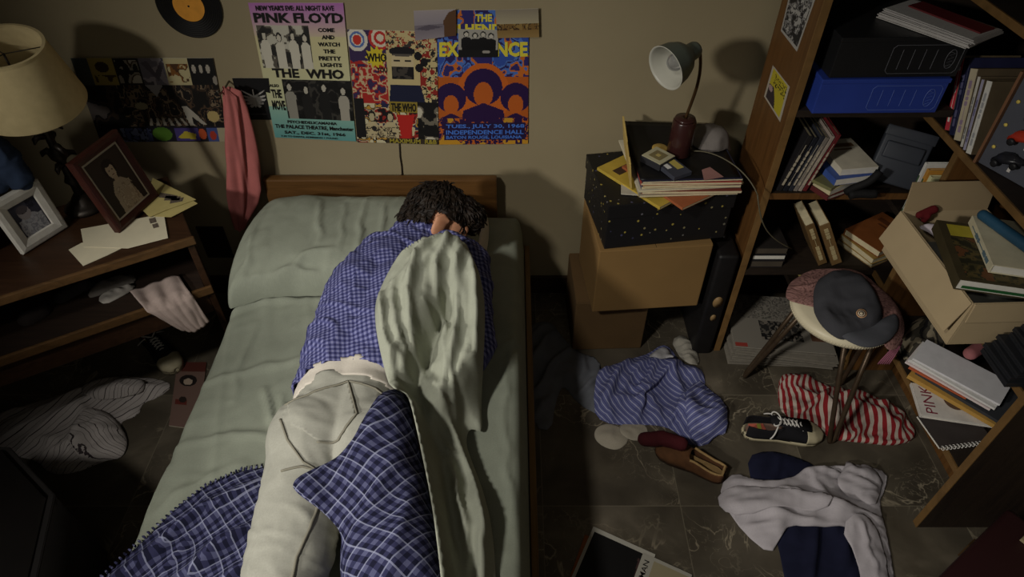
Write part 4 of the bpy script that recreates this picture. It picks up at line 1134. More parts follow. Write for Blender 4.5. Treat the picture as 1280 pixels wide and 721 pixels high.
# brown frame stands tilted back on the desk
q0 = Vector((-1.2, 1.594, DZ + .006)); xd = Vector((.05, .2, 0)).normalized(); upv = Vector((-.2, .05, .98)).normalized(); w_, h_ = .2, .245
q = [q0 + upv * h_, q0 + upv * h_ + xd * w_, q0 + xd * w_, q0]
photo_frame('framed_photo', 'red-brown wooden frame with sepia portrait of a woman on the desk', q, .022, .026, redwood, r, .008, (186, 178, 160))
r = Ras(50, 64, (52, 52, 66)); r.grad(0, 0, 1, 1, (74, 74, 90), (44, 44, 56)); r.ell(.5, .80, .45, .42, (184, 184, 190)); r.blotch(.1, .5, .95, 1, [(184, 184, 190), (150, 150, 158), (196, 196, 200)], 9, 6); r.ell(.42, .32, .22, .21, (172, 164, 164)); r.ell(.40, .22, .20, .12, (96, 88, 92)); r.ell(.36, .31, .02, .014, (50, 46, 50)); r.ell(.50, .31, .02, .014, (50, 46, 50)); r.blotch(.62, 0, 1, .3, [(40, 40, 54), (60, 60, 76)], 8, 4)
white_frame = mat('moulded white frame', (214, 210, 200), .6, .08, 30, .5, 60)
q0 = Vector((-1.444, 1.494, DZ + .003)); xd = Vector((.068, .136, 0)).normalized(); upv = Vector((-.10, .05, .99)).normalized(); w_, h_ = .152, .172
q = [q0 + upv * h_, q0 + upv * h_ + xd * w_, q0 + xd * w_, q0]
photo_frame('framed_photo', 'white moulded frame with a black and white baby photo on the desk', q, .018, .036, white_frame, r, 0, None)

# envelopes and cards
paper = mat('cream envelope', (206, 198, 172), .8, .05); papery = mat('yellowed paper', (186, 172, 112), .8, .08, 30)
def flat(name, label, cat, px, z, m, th=.0012, group=None):
    P = atp(px, z); o = obj(name, prism(P, z, z + th), m); return tag(o, label, cat, group)
e1 = flat('envelope', 'plain white envelope lying foremost on the desk top', 'envelope', [(86, 312), (103, 303), (152, 310), (136, 318), (104, 332)], DZ + .0015, paper, .0016)
e2 = thing('envelope', 'white stamped envelope lying under the brown photo frame', 'envelope', at(150, 297, z=DZ))
pz = DZ + .0036
obj('envelope_paper', prism(atp([(101, 286), (205, 267), (210, 297), (160, 310), (105, 308)], pz), pz, pz + .0012), paper, e2)
stampm = mat('stamp ink', (96, 86, 76), .7, .5, 300)
obj('stamp', prism(atp([(186, 273), (194, 271), (196, 277), (188, 279)], pz + .0013), pz + .0013, pz + .0016), stampm, e2)
obj('stamp', prism(atp([(190, 280), (197, 278), (199, 283), (192, 285)], pz + .0013), pz + .0013, pz + .0016), stampm, e2)
yc = [[(178, 262), (191, 222), (245, 249), (208, 262), (187, 271)], [(190, 258), (236, 247), (247, 254), (214, 271), (193, 270)]]
for i, (P, lb_) in enumerate(zip(yc, ('yellowed printed card fanned behind the brown photo frame, the upper one', 'yellowed printed card fanned under another behind the brown frame'))):
    z = DZ + .0095 - i * .0035; g = thing('printed_card', lb_, 'card', at(*P[0], z=z), 'cards behind the frame')
    obj('card', prism(atp(P, z), z, z + .001), papery, g)
    for k in range(3):
        a, b = Vector((200 + k * 5, 244 + k * 5)), Vector((232, 243 + k * 4)); z2 = z + .0011
        if i == 0: obj('print', prism(atp([(200 + k * 7, 240 + k * 4), (222 + k * 4, 244 + k * 1), (220 + k * 4, 249 + k * 1), (198 + k * 7, 246 + k * 4)], z2), z2, z2 + .0003), stampm, g)

# denim jacket hung over the left end of the desk
denim_b = plain_fabric('blue denim', (48, 60, 82), .12)
jk = blob([('e', (-1.60, 1.56, .80), (.07, .10, .11), None), ('c', (-1.61, 1.58, .95), .06, (-1.585, 1.52, .76), .07), ('c', (-1.56, 1.62, .985), .045, (-1.44, 1.605, .965), .045), ('c', (-1.44, 1.605, .965), .045, (-1.40, 1.59, .895), .034), ('c', (-1.53, 1.60, .96), .05, (-1.47, 1.585, .885), .034), ('c', (-1.40, 1.59, .895), .032, (-1.392, 1.585, .872), .020)], .006, 3, wrinkle(.022, .05, 88))
cut(jk, lambda c: c.z > .684)
jk.transform(Matrix.Translation((0, 0, .0)))
o = link('denim_jacket', jk, denim_b); uv_planar(o, Matrix.Rotation(PI / 2, 4, 'X')); tag(o, 'blue denim jacket bundled on the desk left of the table lamp', 'jacket')

# clutter on the open shelf
def crumple(name, label, cat, px, z, m, h=.02, fa=.02, seed=1, under=(), **kw):
    o = cloth(name, atp(px, z + h * .5), m, h=h * .5, fa=fa, seed=seed, step=kw.pop('step', .007), floor=z, under=under, **kw); return tag(o, label, cat)
greyp = plain_fabric('grey paper', (110, 104, 98), .2); lilac = plain_fabric('pinkish cotton', (178, 160, 152), .08)
SHZ = .4735
crumple('paper_bundle', 'crumpled grey papers heaped on the open desk shelf', 'papers', [(104, 366), (112, 350), (130, 342), (160, 334), (170, 344), (146, 352), (122, 362)], SHZ, greyp, .05, .06, 3, lam=.07, edge=.02, step=.006, smooth_outline=1, sim=dict(k=(1.35, 1.2), crinkle=.022, cl=.035))
crumple('white_paper', 'small crumpled white paper at the shelf edge beside the grey papers', 'paper', [(120, 372), (132, 360), (160, 352), (170, 356), (150, 368), (130, 378)], SHZ, plain_fabric('white shelf paper', (170, 164, 156)), .02, .03, 7, lam=.05, edge=.012, step=.005, smooth_outline=1, sim=dict(k=(1.3, 1.2), crinkle=.015, cl=.03))
crumple('dark_rag', 'dark rag bunched at the back of the open desk shelf', 'rag', [(60, 368), (80, 352), (108, 344), (116, 350), (92, 362), (70, 374)], SHZ, plain_fabric('dark rag', (58, 54, 54)), .05, .04, 9, lam=.05, edge=.015, step=.006, smooth_outline=1, sim=dict(k=(1.3, 1.2), crinkle=.02, cl=.035))
crumple('dark_bag', 'dark pouch lying at the left of the open desk shelf', 'bag', [(14, 396), (22, 386), (46, 374), (60, 372), (62, 382), (48, 392), (28, 402)], SHZ, plain_fabric('dark pouch', (48, 42, 40)), .05, .03, 4, edge=.015)
bk = M = TR(0, 0, 0)
p = at(150, 366, z=SHZ); 
# pale cloth hanging out over the shelf edge
path = [(.10, .480), (.05, .486), (.012, .484), (-.014, .470), (-.024, .44), (-.030, .40), (-.034, .365)]
vs, fs = [], []; n = 26; rows = []
for i in range(len(path) - 1):
    for k in range(6): f = k / 6; rows.append((path[i][0] * (1 - f) + path[i + 1][0] * f, path[i][1] * (1 - f) + path[i + 1][1] * f))
rows.append(path[-1]); nr = len(rows)
for i, (y_, z_) in enumerate(rows):
    s = i / (nr - 1); xa = -.235 + .06 * s + .075 * max(0, s - .5); xb = -.085 + .035 * s - .01 * max(0, s - .7)
    for k in range(n + 1):
        q = k / n; w1 = math.sin(q * 17 + s * 4) * .006 * min(1, s * 2 + .3) + .008 * (float(noise3(q * 5, s * 4, .3, 9)) - .5)
        sag = .03 * s * abs(q - .35) * (1 if q < .35 else .35)
        vs.append(tuple(DM @ Vector((xa + (xb - xa) * q, y_ - abs(w1) - .002 - (.02 * math.sin(q * PI) * s), z_ + sag + (w1 + .008 if z_ > .475 else 0)))))
for i in range(nr - 1):
    for k in range(n): j = i * (n + 1) + k; fs.append((j, j + 1, j + n + 2, j + n + 1))
o = raw('cloth_scrap', vs, fs, lilac); uv_planar(o, Matrix.Rotation(PI / 2, 4, 'X')); md = o.modifiers.new('t', 'SOLIDIFY'); md.thickness = .003; md.offset = -1
tag(o, 'pale pinkish cloth hanging out over the desk shelf edge', 'cloth')

# ================================================================ floor on the left
stripe_w = striped('striped shirting', (188, 180, 176), (66, 58, 60), .030, .09, 0, (.05, (130, 122, 122)))
S1 = [(-20, 520), (20, 506), (70, 492), (102, 480), (150, 466), (196, 470), (216, 478), (196, 494), (176, 500), (172, 516), (146, 524), (155, 545), (152, 566), (120, 576), (92, 588), (60, 590), (44, 572), (10, 566), (-30, 570)]
o = crumple('striped_shirt', 'pale shirt with thin dark stripes crumpled on the floor left of the bed', 'shirt', S1, 0.0, stripe_w, .03, .05, 14, extra=ridges([([(10, 560), (60, 520), (110, 490)], .05, .03, .03), ([(70, 580), (90, 540), (100, 505)], .05, .025, .035), ([(110, 490), (150, 480), (200, 476)], .05, .02, .02), ([(40, 575), (60, 545), (75, 520)], .05, .02, .025)]), lam=.12, ang=.5, stretch=1.8, edge=0.040, step=.010, uvang=-.6, uvfold=.05, smooth_outline=1, sim=dict(k=(1.26, 1.05), crinkle=.014, cl=.06))
sl = cloth('sleeve', atp([(86, 545), (108, 508), (134, 512), (158, 540), (152, 566), (126, 572), (100, 578)], .03), stripe_w, h=.012, fa=.03, lam=.06, seed=15, step=.008, under=[o], edge=.012, uvang=1.1, uvfold=.1, parent=o, drape=2)
sl2 = cloth('sleeve', atp([(100, 484), (140, 470), (184, 474), (180, 492), (140, 498), (110, 500)], .03), stripe_w, h=.012, fa=.026, lam=.06, seed=16, step=.008, under=[o], edge=.012, uvang=.2, uvfold=.1, parent=o, drape=2)
# magazine half under the bed
q = [at(222, 452, z=.006), at(258, 452, z=.006), at(248, 536, z=.006), at(211, 531, z=.006)]
r = Ras(40, 90, (128, 102, 92)); r.rect(0, .0, 1, .16, (96, 50, 42)); r.ell(.45, .30, .3, .09, (40, 34, 32)); r.ell(.45, .32, .16, .05, (190, 170, 150)); r.rect(.1, .60, .5, .68, (110, 50, 42)); r.ell(.35, .60, .12, .05, (50, 40, 36))
mz = thing('magazine', 'pink magazine on the floor partly under the bed\'s left side', 'magazine', q[3])
sheet('cover', q, r, mz); P = [(v.x, v.y) for v in q]; obj('pages', prism(P, .0005, .0052), mat('page edges', (180, 170, 150)), mz)

# dark furniture corner, bottom left
blk = mat('black leatherette', (16, 13, 12), .6, .2, 20)
t = thing('ottoman', 'nearly black padded ottoman at the bottom left corner of the view', 'ottoman', (-1.3, .7, 0))
OP = [tuple(at(57, 601, z=.46).xy), tuple(at(0, 541, z=.46).xy), tuple(at(-140, 430, z=.46).xy), (-1.85, .75), (-1.6, .3), (-1.12, .35), tuple(at(26, 720, z=.46).xy)]
OP = [(-1.147, .852), (-1.335, .99), (-1.62, 1.0), (-1.72, .62), (-1.5, .33), (-1.09, .36), (-1.078, .623)]
obj('cushion', prism(OP, .08, .46, .018), blk, t, True)
cx_, cy_ = -1.37, .68
obj('piping', prism([(cx_ + (x - cx_) * 1.006, cy_ + (y - cy_) * 1.006) for x, y in OP], .435, .443, .002), blk, t)
for x, y in ((-1.2, .8), (-1.58, .9), (-1.5, .42), (-1.15, .45)): obj('leg', lathe([(0, 0), (.018, 0), (.024, .0795), (0, .0795)], 16, Matrix.Translation((x, y, 0))), darkw, t, True)

# chest added out of view by the left wall to shade desk and floor
t = thing('added_shade_chest', 'unseen dark chest of drawers added by the left wall to shade the desk', 'chest', (-1.8, -.1, 0))
CHEST = 1.46
obj('body', BX(-2.25, -.55, .06, -1.52, .16, CHEST, bev=.004), darkw, t); obj('plinth', BX(-2.2, -.52, 0, -1.55, .13, .0595, bev=.002), innerw, t)
for k in range(4):
    d_ = obj('drawer', BX(-1.5195, -.53, .09 + k * .34, -1.50, .14, .41 + k * .34, bev=.003), darkw, t)
    for y_ in (-.38, -.02): obj('knob', lathe([(0, 0), (.008, 0), (.014, .012), (.012, .02), (0, .022)], 16, Matrix.Translation((-1.4998, y_, .25 + k * .34)) @ Matrix.Rotation(R(90), 4, 'Y')), innerw, d_, True)
# ================================================================ corner bookcase
bcw = wood('bookcase veneer', (98, 66, 34), .42, (14, 14, 1)); bce = wood('bookcase edge', (112, 84, 48), .5, (3, 3, 3)); bci = wood('bookcase shaded inside', (36, 27, 19), .65, (3, 14, 14))  # inside tone darkened: shade between the shelves is put into the colour
t = thing('corner_bookcase', 'tall brown wooden corner bookcase filled with books, boxes and papers', 'bookcase', (1.2, 1.7, 0))
FY, FX = 1.722, 1.262
obj('side_panel', BX(.79, FY, 0, .812, 1.99, 2.0, bev=.001), bcw, t)
obj('panel_edge', BX(.7895, FY - .004, 0, .8125, FY - .0004, 2.0, bev=.001), bce, t)
for z in (.24, .42, .742, 1.03, 1.46, 1.8):
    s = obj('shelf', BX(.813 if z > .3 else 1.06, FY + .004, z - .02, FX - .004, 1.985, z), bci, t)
    obj('shelf_edge', BX(.813 if z > .3 else 1.06, FY - .002, z - .021, FX - .002, FY + .0035, z + .0005, bev=.001), bcw if .7 < z < .8 else bci, s)  # edges in the dark bays take the shaded inside colour as well
for z, y0 in ((.08, 1.012), (.30, 1.012), (.42, 1.642), (.65, 1.012), (.965, 1.012), (1.305, 1.012), (1.64, 1.012)):
    y1 = 1.72 if z in (.30,) else 1.985
    if z == .30: y1 = 1.618
    xs_ = FX if z > .1 else 1.44
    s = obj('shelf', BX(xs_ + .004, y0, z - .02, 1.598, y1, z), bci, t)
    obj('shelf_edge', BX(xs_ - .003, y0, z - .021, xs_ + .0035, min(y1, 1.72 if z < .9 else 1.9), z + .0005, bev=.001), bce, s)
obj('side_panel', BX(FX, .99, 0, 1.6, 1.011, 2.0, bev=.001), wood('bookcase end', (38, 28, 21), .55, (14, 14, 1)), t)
obj('panel_edge', BX(FX - .0045, .9895, 0, FX - .0004, 1.0115, 2.0, bev=.001), bce, t)
obj('upright', BX(FX + .003, 1.62, .0, 1.598, 1.64, .944), bcw, t)
obj('panel_edge', BX(FX - .003, 1.6195, .0, FX + .0026, 1.6405, .944, bev=.001), bce, t)
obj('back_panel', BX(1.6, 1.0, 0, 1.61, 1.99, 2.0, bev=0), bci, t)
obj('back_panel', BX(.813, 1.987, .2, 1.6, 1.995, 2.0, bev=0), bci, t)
obj('plinth', BX(1.445, 1.012, 0, 1.458, 1.618, .059), bcw, t)

pgm = mat('book pages', (196, 184, 150), .85, .08, 60); pgw = mat('white pages', (206, 202, 192), .85, .05, 60)
COV = {}
def cv(c):
    if c not in COV: COV[c] = mat('cover %d %d %d' % c, c, .55, .10, 25)
    return COV[c]
def titled(b, M, w, d, t_, col, kind='spine'):
    """blocks of print on a spine or a front cover"""
    m = cv(col)
    if kind == 'spine':
        bm = bmesh.new(); random.seed(int(w * 1e4 + d * 1e5))
        y = d * .12
        while y < d * .85:
            l = d * random.uniform(.04, .12); box(bm, -.0040, y, t_ * .3, -.0021, y + l, t_ * .7, 0); y += l + d * random.choice((.02, .02, .2))
        box(bm, -.0038, d * .12, t_ * .47, -.0021, d * .85, t_ * .53, 0)
        o = obj('spine_print', bm, m, b, M=M)
    else:
        bm = bmesh.new(); box(bm, w * .12, d * .72, t_ + .0001, w * .88, d * .84, t_ + .0005, 0); box(bm, w * .25, d * .62, t_ + .0001, w * .75, d * .66, t_ + .0005, 0)
        o = obj('cover_print', bm, m, b, M=M)
    return o
def lean_x(o, ang):      # spine to the room (-y), standing, leaning towards +x by ang
    s, c = math.sin(R(ang)), math.cos(R(ang)); return fr(o, (0, 1, 0), (s, 0, c))
def lean_y(o, ang):      # spine to -x, standing, leaning towards +y
    s, c = math.sin(R(ang)), math.cos(R(ang)); return fr(o, (1, 0, 0), (0, s, c))

# --- on the shelf right above the newspapers, spines to the room, leaning right
GB = 'books on the middle back shelf'
x = .835
for i, (c, th, hh, lb) in enumerate((((30, 28, 30), .016, .20, 'black book at the panel end of the leaning row on the back shelf'), ((26, 28, 36), .014, .195, 'blue-black book, second from the panel in the leaning row'), ((44, 46, 54), .012, .20, 'slate grey book in the middle of the leaning row on the back shelf'),
        ((120, 112, 104), .012, .195, 'grey speckled book in the leaning row on the back shelf'), ((150, 138, 128), .010, .20, 'pale speckled book beside the dark red one on the back shelf'), ((96, 30, 34), .012, .205, 'dark red book ending the leaning row on the back shelf'))):
    # thickness of fr() runs along z = x cross y
    M = lean_x((x, 1.735, .743 + th * math.sin(R(12))), 12); 
    b = book('book', lb, M, .14, hh, th, cv(c), pgm, GB); titled(b, M, .14, hh, th, (170, 160, 140)); x += th / math.cos(R(12)) + .0035
# --- flat pile beside it
z = .7425
for i, (c, w_, d_, th, dx, rot, lb, pg) in enumerate((((88, 36, 36), .15, .20, .016, 0, 27, 'maroon hardback at the bottom of the pile on the back shelf', pgw), ((186, 176, 140), .13, .19, .018, .004, 30, 'cream paperback second from the bottom of the back shelf pile', pgw),
        ((110, 108, 70), .12, .18, .010, .0, 40, 'thin olive paperback in the middle of the back shelf pile', pgm), ((60, 84, 150), .13, .17, .022, .012, 12, 'blue and cream book near the top of the back shelf pile', pgw), ((198, 190, 170), .12, .17, .022, .03, 8, 'off-white book on top of the back shelf pile', pgw))):
    M = TR(.978 + dx, 1.684 + dx * 1.2, z, rot); b = book('book', lb, M, w_, d_, th, cv(c), pg, 'pile on the back shelf', hard=i == 0); titled(b, M, w_, d_, th, (220, 210, 180) if i != 4 else (120, 90, 60), 'cover'); z += th + .0006
# --- lower back shelf: dark pile, leaning brown books
z = .4205
for i, (c, lb) in enumerate((((34, 30, 30), 'black-covered book at the bottom of the low pile behind the stool'), ((28, 28, 32), 'dark book with bright page edges in the low pile behind the stool'), ((38, 34, 32), 'dark book on top of the low pile behind the stool'))):
    th = (.03, .022, .028)[i]; M = fr((.828, 1.95, z), (0, -1, 0), (1, 0, 0)); M = TR(.83 + .002 * i, 1.735 + .004 * i, z, 0) @ Matrix.Rotation(0, 4, 'Z')
    book('book', lb, M, .115, .17, th, cv(c), pgw if i == 1 else mat('dark page edge', (70, 62, 52)), 'low dark pile'); z += th + .0006
x = 1.155
for i, (c, th, lb) in enumerate((((116, 90, 56), .034, 'thick tan book leaning left on the low back shelf, nearer the corner'), ((104, 80, 48), .030, 'thick tan book leaning left on the low back shelf, nearer the dark pile'))):
    M = lean_x((x - th, 1.745, .4205), -30)
    M.translation.z += .001
    b = book('book', lb, M, .13, .20, th, cv(c), pgm, 'tan books on the low shelf'); titled(b, M, .13, .20, th, (176, 160, 120)); x -= th / math.cos(R(30)) + .012
z = .4205
for i, (c, w_, d_, th, rot, lb) in enumerate((((120, 96, 60), .155, .21, .020, -62, 'brown book at the bottom of the pile in the low bookcase corner'), ((150, 120, 62), .15, .20, .024, -66, 'mustard hardback in the middle of the low corner pile'), ((128, 74, 36), .145, .20, .026, -60, 'orange-brown hardback on top of the pile in the low corner'))):
    M = TR(1.18 + .004 * i, 1.868 - .004 * i, z, rot); b = book('book', lb, M, w_, d_, th, cv(c), pgm, 'pile in the low corner'); z += th + .0006
    if i == 2: titled(b, M, w_, d_, th, (90, 50, 26), 'cover')
z = .2405
for i, (c, rot, lb) in enumerate((((170, 150, 92), 10, 'yellow paperback low in the corner behind the stool'), ((140, 120, 84), -14, 'tan paperback lying across a yellow one low in the corner'))):
    M = TR(1.13, 1.74, z, rot); book('book', lb, M, .12, .17, .018, cv(c), pgm, None, hard=False); z += .0186

# --- photographs on the side panel
def pq(*px): return [at(u, v, x=.7892) for u, v in px]
r = Ras(36, 50, (176, 172, 166)); r.rect(.06, .05, .94, .95, (110, 108, 108)); r.blotch(.06, .05, .94, .95, [(40, 40, 42), (96, 94, 96), (150, 148, 146), (52, 52, 54), (176, 174, 170)], 7, 62)
o = sheet('photo', pq((988, -12), (1022, -10), (996, 64), (976, 38)), r); tag(o, 'black and white photo taped high on the bookcase side panel', 'photo')
r = Ras(36, 50, (186, 176, 160)); r.rect(.08, .05, .93, .95, (196, 180, 50)); r.blotch(.25, .1, .93, .42, [(196, 180, 50), (60, 56, 20), (196, 180, 50)], 18, 6); r.poly([(.08, .5), (.34, .46), (.5, .7), (.6, .95), (.08, .95)], (60, 50, 54)); r.ell(.2, .58, .11, .09, (176, 150, 150))
o = sheet('flyer', pq((966, 81), (987, 108), (975, 152), (955, 120)), r); tag(o, 'yellow flyer taped on the bookcase side panel below the photo', 'flyer')

# --- box files
def box_file(label, x0, y0, z0, w_, d_, h_, col, linecol, rot):
    M = TR(x0, y0, z0, rot); b = thing('box_file', label, 'box file', (x0, y0, z0), 'box files')
    m = mat('box file %d' % col[2], col, .42, .08, 10)
    obj('case', BX(0, 0, 0, w_, d_, h_ - .014, bev=.0025), m, b, M=M)
    obj('lid', BX(-.002, -.003, h_ - .0132, w_ + .002, d_ + .002, h_, bev=.0025), m, b, M=M)
    lm = mat('box file line %d' % col[2], linecol, .5, 0); bm = bmesh.new(); a, c_, e, g = w_ * .42, w_ * .97, h_ * .10, h_ * .80
    def ln(p, q): tube_pts(bm, [(p[0], -.0006, p[1]), (q[0], -.0006, q[1])], .0008, 5)
    k = .008
    pts = [(a + k, e), (c_ - k, e), (c_, e + k), (c_, g - k), (c_ - k, g), (a + k, g), (a, g - k), (a, e + k)]
    for p, q in zip(pts, pts[1:] + pts[:1]): ln(p, q)
    for i in range(4): ln((a + (c_ - a) * (.15 + .16 * i), e + .012), (a + (c_ - a) * (.15 + .16 * i), g - .012))
    obj('label_lines', bm, lm, b, M=M)
    bm = bmesh.new(); cx = a + (c_ - a) * .86; cz = (e + g) / 2
    el = [(cx + .013 * math.cos(q), -.0006, cz + .026 * math.sin(q)) for q in np.linspace(0, 2 * PI, 25)]; tube_pts(bm, el, .0009, 5)
    zg = [(cx + (.007 if i % 2 else -.007), -.0006, cz - .020 + i * .005) for i in range(9)]; tube_pts(bm, zg, .0009, 5)
    obj('emblem', bm, lm, b, M=M); return b
box_file('bright blue box file lying flat under a black one', .846, 1.70, 1.0315, .352, .262, .103, (42, 62, 142), (84, 104, 170), 1.0)
box_file('black box file lying flat on the blue one', .862, 1.705, 1.1355, .350, .258, .112, (27, 27, 28), (86, 86, 90), 1.5)
# papers on it
Mp = fr((1.0, 1.835, 1.249), (.148, -.21, 0), (.21, .148, 0))
z = 0
for i, (c, l, w_, th, lb) in enumerate((((158, 154, 150), .25, .145, .013, 'thick bundle of white papers on the black box file'), ((146, 142, 139), .255, .13, .010, 'grey-white paper pad resting on the bundle of white papers'), ((84, 22, 25), .21, .06, .004, 'thin dark red folder on top of the paper pad'))):
    M = Mp @ Matrix.Translation((.004 * i + (.03 if i == 2 else 0), (.012 * i) + (.05 if i == 2 else 0), z)) @ Matrix.Rotation(R(-3 * i), 4, 'Z')
    g = thing(('paper_bundle', 'paper_pad', 'folder')[i], lb, ('papers', 'papers', 'folder')[i], M.translation)
    bm = bmesh.new(); n = 5 if i < 2 else 1
    for k in range(n): box(bm, .002 * ((k * 7) % 3), .002 * ((k * 5) % 3), th * k / n, l + .002 * ((k * 3) % 4), w_ + .002 * ((k * 4) % 3), th * (k + .96) / n, 0)
    obj('sheets', bm, cv(c), g, M=M); 
    if i < 2: obj('top_sheet', BX(.004, .003, th, l - .01, w_ - .006, th + .0006, bev=0), mat('printed top sheet', (164, 161, 157), .8, .06, 120), g, M=M); th += .0006
    z += th + .0004

# --- grey instrument case in the corner, with a black strap
case_m = mat('slate plastic', (50, 53, 60), .5, .08, 12)
o0 = Vector((1.112, 1.752, .756)); M = fr(o0, (.92, -.38, -.10), (.14, .42, .90))
g = thing('equipment_case', 'slate grey plastic case tilted in the bookcase corner', 'case', o0)
M = M @ Matrix.Translation((0, 0, -.035))
M.translation.z += .026
obj('shell', BX(0, 0, 0, .140, .170, .034, bev=.006), case_m, g, True, M); obj('raised_panel', BX(.012, .075, .0342, .122, .125, .047, bev=.004), case_m, g, True, M); obj('rim', BX(-.003, .140, .0342, .143, .171, .040, bev=.003), case_m, g, True, M)
bm = bmesh.new(); tube_pts(bm, bez((1.045, 1.715, .752), (1.07, 1.70, .80), (1.09, 1.69, .79), (1.112, 1.70, .84), 12), [.012] * 13, 8); tube_pts(bm, bez((1.05, 1.70, .752), (1.09, 1.70, .765), (1.10, 1.69, .76), (1.125, 1.69, .765), 10), [.014] * 11, 8)
obj('strap', bm, mat('black webbing', (14, 13, 13), .8), g, True)

# --- thin books beside the upright in the right-hand wing
y = 1.712
for i, (c, th, pg, lb) in enumerate((((206, 204, 196), .010, pgw, 'thin white book by the upright behind the open carton'), ((188, 134, 56), .012, pgm, 'thin orange and white book by the bookcase upright'), ((200, 196, 150), .014, pgm, 'thin cream book against the bookcase upright'))):
    M = lean_y((1.246 + .004 * i, y, .6505), 0); b = book('book', lb, M, .15, .215 - .012 * i, th, cv(c), pg, 'thin books by the upright'); titled(b, M, .15, .2, th, (70, 90, 60)); y -= th + .006
# --- leaning row on the right-hand shelf
y = 1.725
for i, (c, th, hh, ln_, tc, lb) in enumerate((((196, 60, 72), .020, .205, 24, (226, 220, 210), 'red-spined book at the far end of the right-hand row'), ((32, 34, 62), .022, .210, 24, (90, 90, 120), 'navy book beside the red-spined one on the right-hand shelf'), ((190, 178, 150), .030, .195, 22, (150, 130, 150), 'thick cream book in the right-hand leaning row'),
        ((198, 194, 184), .011, .19, 21, (120, 120, 120), 'thin white book beside the thick cream one'), ((160, 156, 176), .011, .19, 20, (100, 96, 130), 'thin lilac-grey book in the right-hand leaning row'), ((210, 207, 198), .022, .195, 18, (160, 160, 160), 'white book at the near end of the right-hand leaning row'))):
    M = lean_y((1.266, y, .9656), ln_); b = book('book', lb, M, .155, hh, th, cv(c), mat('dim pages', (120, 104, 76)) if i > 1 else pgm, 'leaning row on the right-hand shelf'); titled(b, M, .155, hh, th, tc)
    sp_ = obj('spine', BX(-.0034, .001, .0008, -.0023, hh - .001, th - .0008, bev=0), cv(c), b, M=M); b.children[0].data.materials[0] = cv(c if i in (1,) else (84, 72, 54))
    y -= th / math.cos(R(ln_)) + .0045
# --- upper shelf books
y = 1.66
for i, (c, th, lb) in enumerate((((190, 184, 176), .012, 'white book at the far end of the top shelf row'), ((96, 34, 44), .02, 'dark red book on the top shelf'), ((170, 150, 110), .022, 'tan book on the top shelf'), ((92, 94, 98), .028, 'grey book on the top shelf'), ((196, 184, 90), .02, 'yellow book nearest on the top shelf'))):
    M = lean_y((1.285, y, 1.3056), 8); b = book('book', lb, M, .15, .19, th, cv(c), pgm, 'books on the top shelf'); titled(b, M, .15, .19, th, (220, 214, 200)); y -= th + .004

# --- toy display
o0 = at(1220, 201, z=.967); o0 = Vector((1.272, 1.552, .9665)); M = fr(o0, (.058, -.114, 0), (0, 0, 1))       # normal = x cross y
M = fr(o0, (.42, -.9, 0), (-.04, .0, 1)); g = thing('toy_display', 'grey display tray of red and black toy vehicles standing on the right-hand shelf', 'toy display', o0)
tray = mat('tray grey', (74, 76, 84), .55, .06, 30)
obj('tray', BX(0, 0, -.012, .24, .26, 0, bev=.002), tray, g, M=M); obj('tray_side', BX(-.008, 0, -.014, -.0006, .262, .012, bev=.001), cv((112, 78, 54)), g, M=M)
for x_, y_ in ((.018, .06), (.018, .125), (.018, .19)): obj('yellow_stud', lathe([(0, 0.0004), (.005, .0004), (.0045, .004), (0, .005)], 16), cv((206, 184, 90)), g, True, M @ Matrix.Translation((x_, y_, 0)))
for k, (x_, y_, c) in enumerate(((.075, .045, (34, 34, 38)), (.085, .115, (170, 52, 34)), (.095, .185, (150, 46, 36)), (.18, .05, (40, 42, 60)))):
    pts = [(-.038, 0), (-.04, .010), (-.028, .016), (-.018, .027), (.012, .028), (.022, .017), (.038, .013), (.04, 0)]
    bm = prism(pts, .004, .026, .003); Mc = M @ Matrix.Translation((x_, y_, .0)) @ Matrix.Rotation(R(20), 4, 'Z')
    car = obj('toy_vehicle', bm, mat('toy paint %d' % k, c, .3, .05), g, True, Mc)
    for wx in (-.024, .024): obj('wheel', lathe([(0, 0), (.009, 0), (.0095, .003), (.0095, .006), (.004, .0075), (0, .0065)], 18), mat('toy tyre', (24, 24, 26), .5), car, True, Mc @ Matrix.Translation((wx, .0, .0265)))
    obj('tag', BX(-.004, 0, 0, .004, .016, .0008, bev=0), cv((200, 196, 190)), g, M=M @ Matrix.Translation((x_ + .005, y_ - .028, .0004)))
M = lean_y((1.262, 1.308, .9656), 6); b = book('book', 'cream-boxed book on the right-hand shelf next to the toy display', M, .16, .16, .045, cv((178, 160, 134)), pgm); titled(b, M, .16, .16, .045, (110, 90, 70))

# ================================================================ open carton with books
card = mat('corrugated card', (176, 156, 122), .85, .05, 8); card_in = mat('corrugated card inside', (156, 136, 104), .9, .05, 8)
cx0, cy0, cz0 = 1.145, 1.17, .6505
M = TR(cx0, cy0, cz0, 2); g = thing('cardboard_box', 'open beige cardboard box holding books, jutting from the right-hand shelf', 'box', (cx0, cy0, cz0))
w_, d_, h_ = .255, .385, .15
obj('bottom', BX(0, 0, 0, w_, d_, .004, bev=0), card, g, M=M)
for nm, a in (('side', (0, 0, .0045, .004, d_, h_)), ('side', (w_ - .004, 0, .0045, w_, d_, h_)), ('side', (.0045, 0, .0045, w_ - .0045, .004, h_)), ('side', (.0045, d_ - .004, .0045, w_ - .0045, d_, h_))): obj(nm, BX(*a, bev=.0008), card, g, M=M)
bm = bmesh.new(); box(bm, -.0036, .002, -.105, 0, d_ - .002, 0, .0008)
f1 = obj('flap', bm, card, g, M=M @ Matrix.Translation((-.0006, 0, h_)) @ Matrix.Rotation(R(14), 4, 'Y'))
bm = bmesh.new(); box(bm, .004, -.0036, -.06, w_ - .004, 0, 0, .0008)
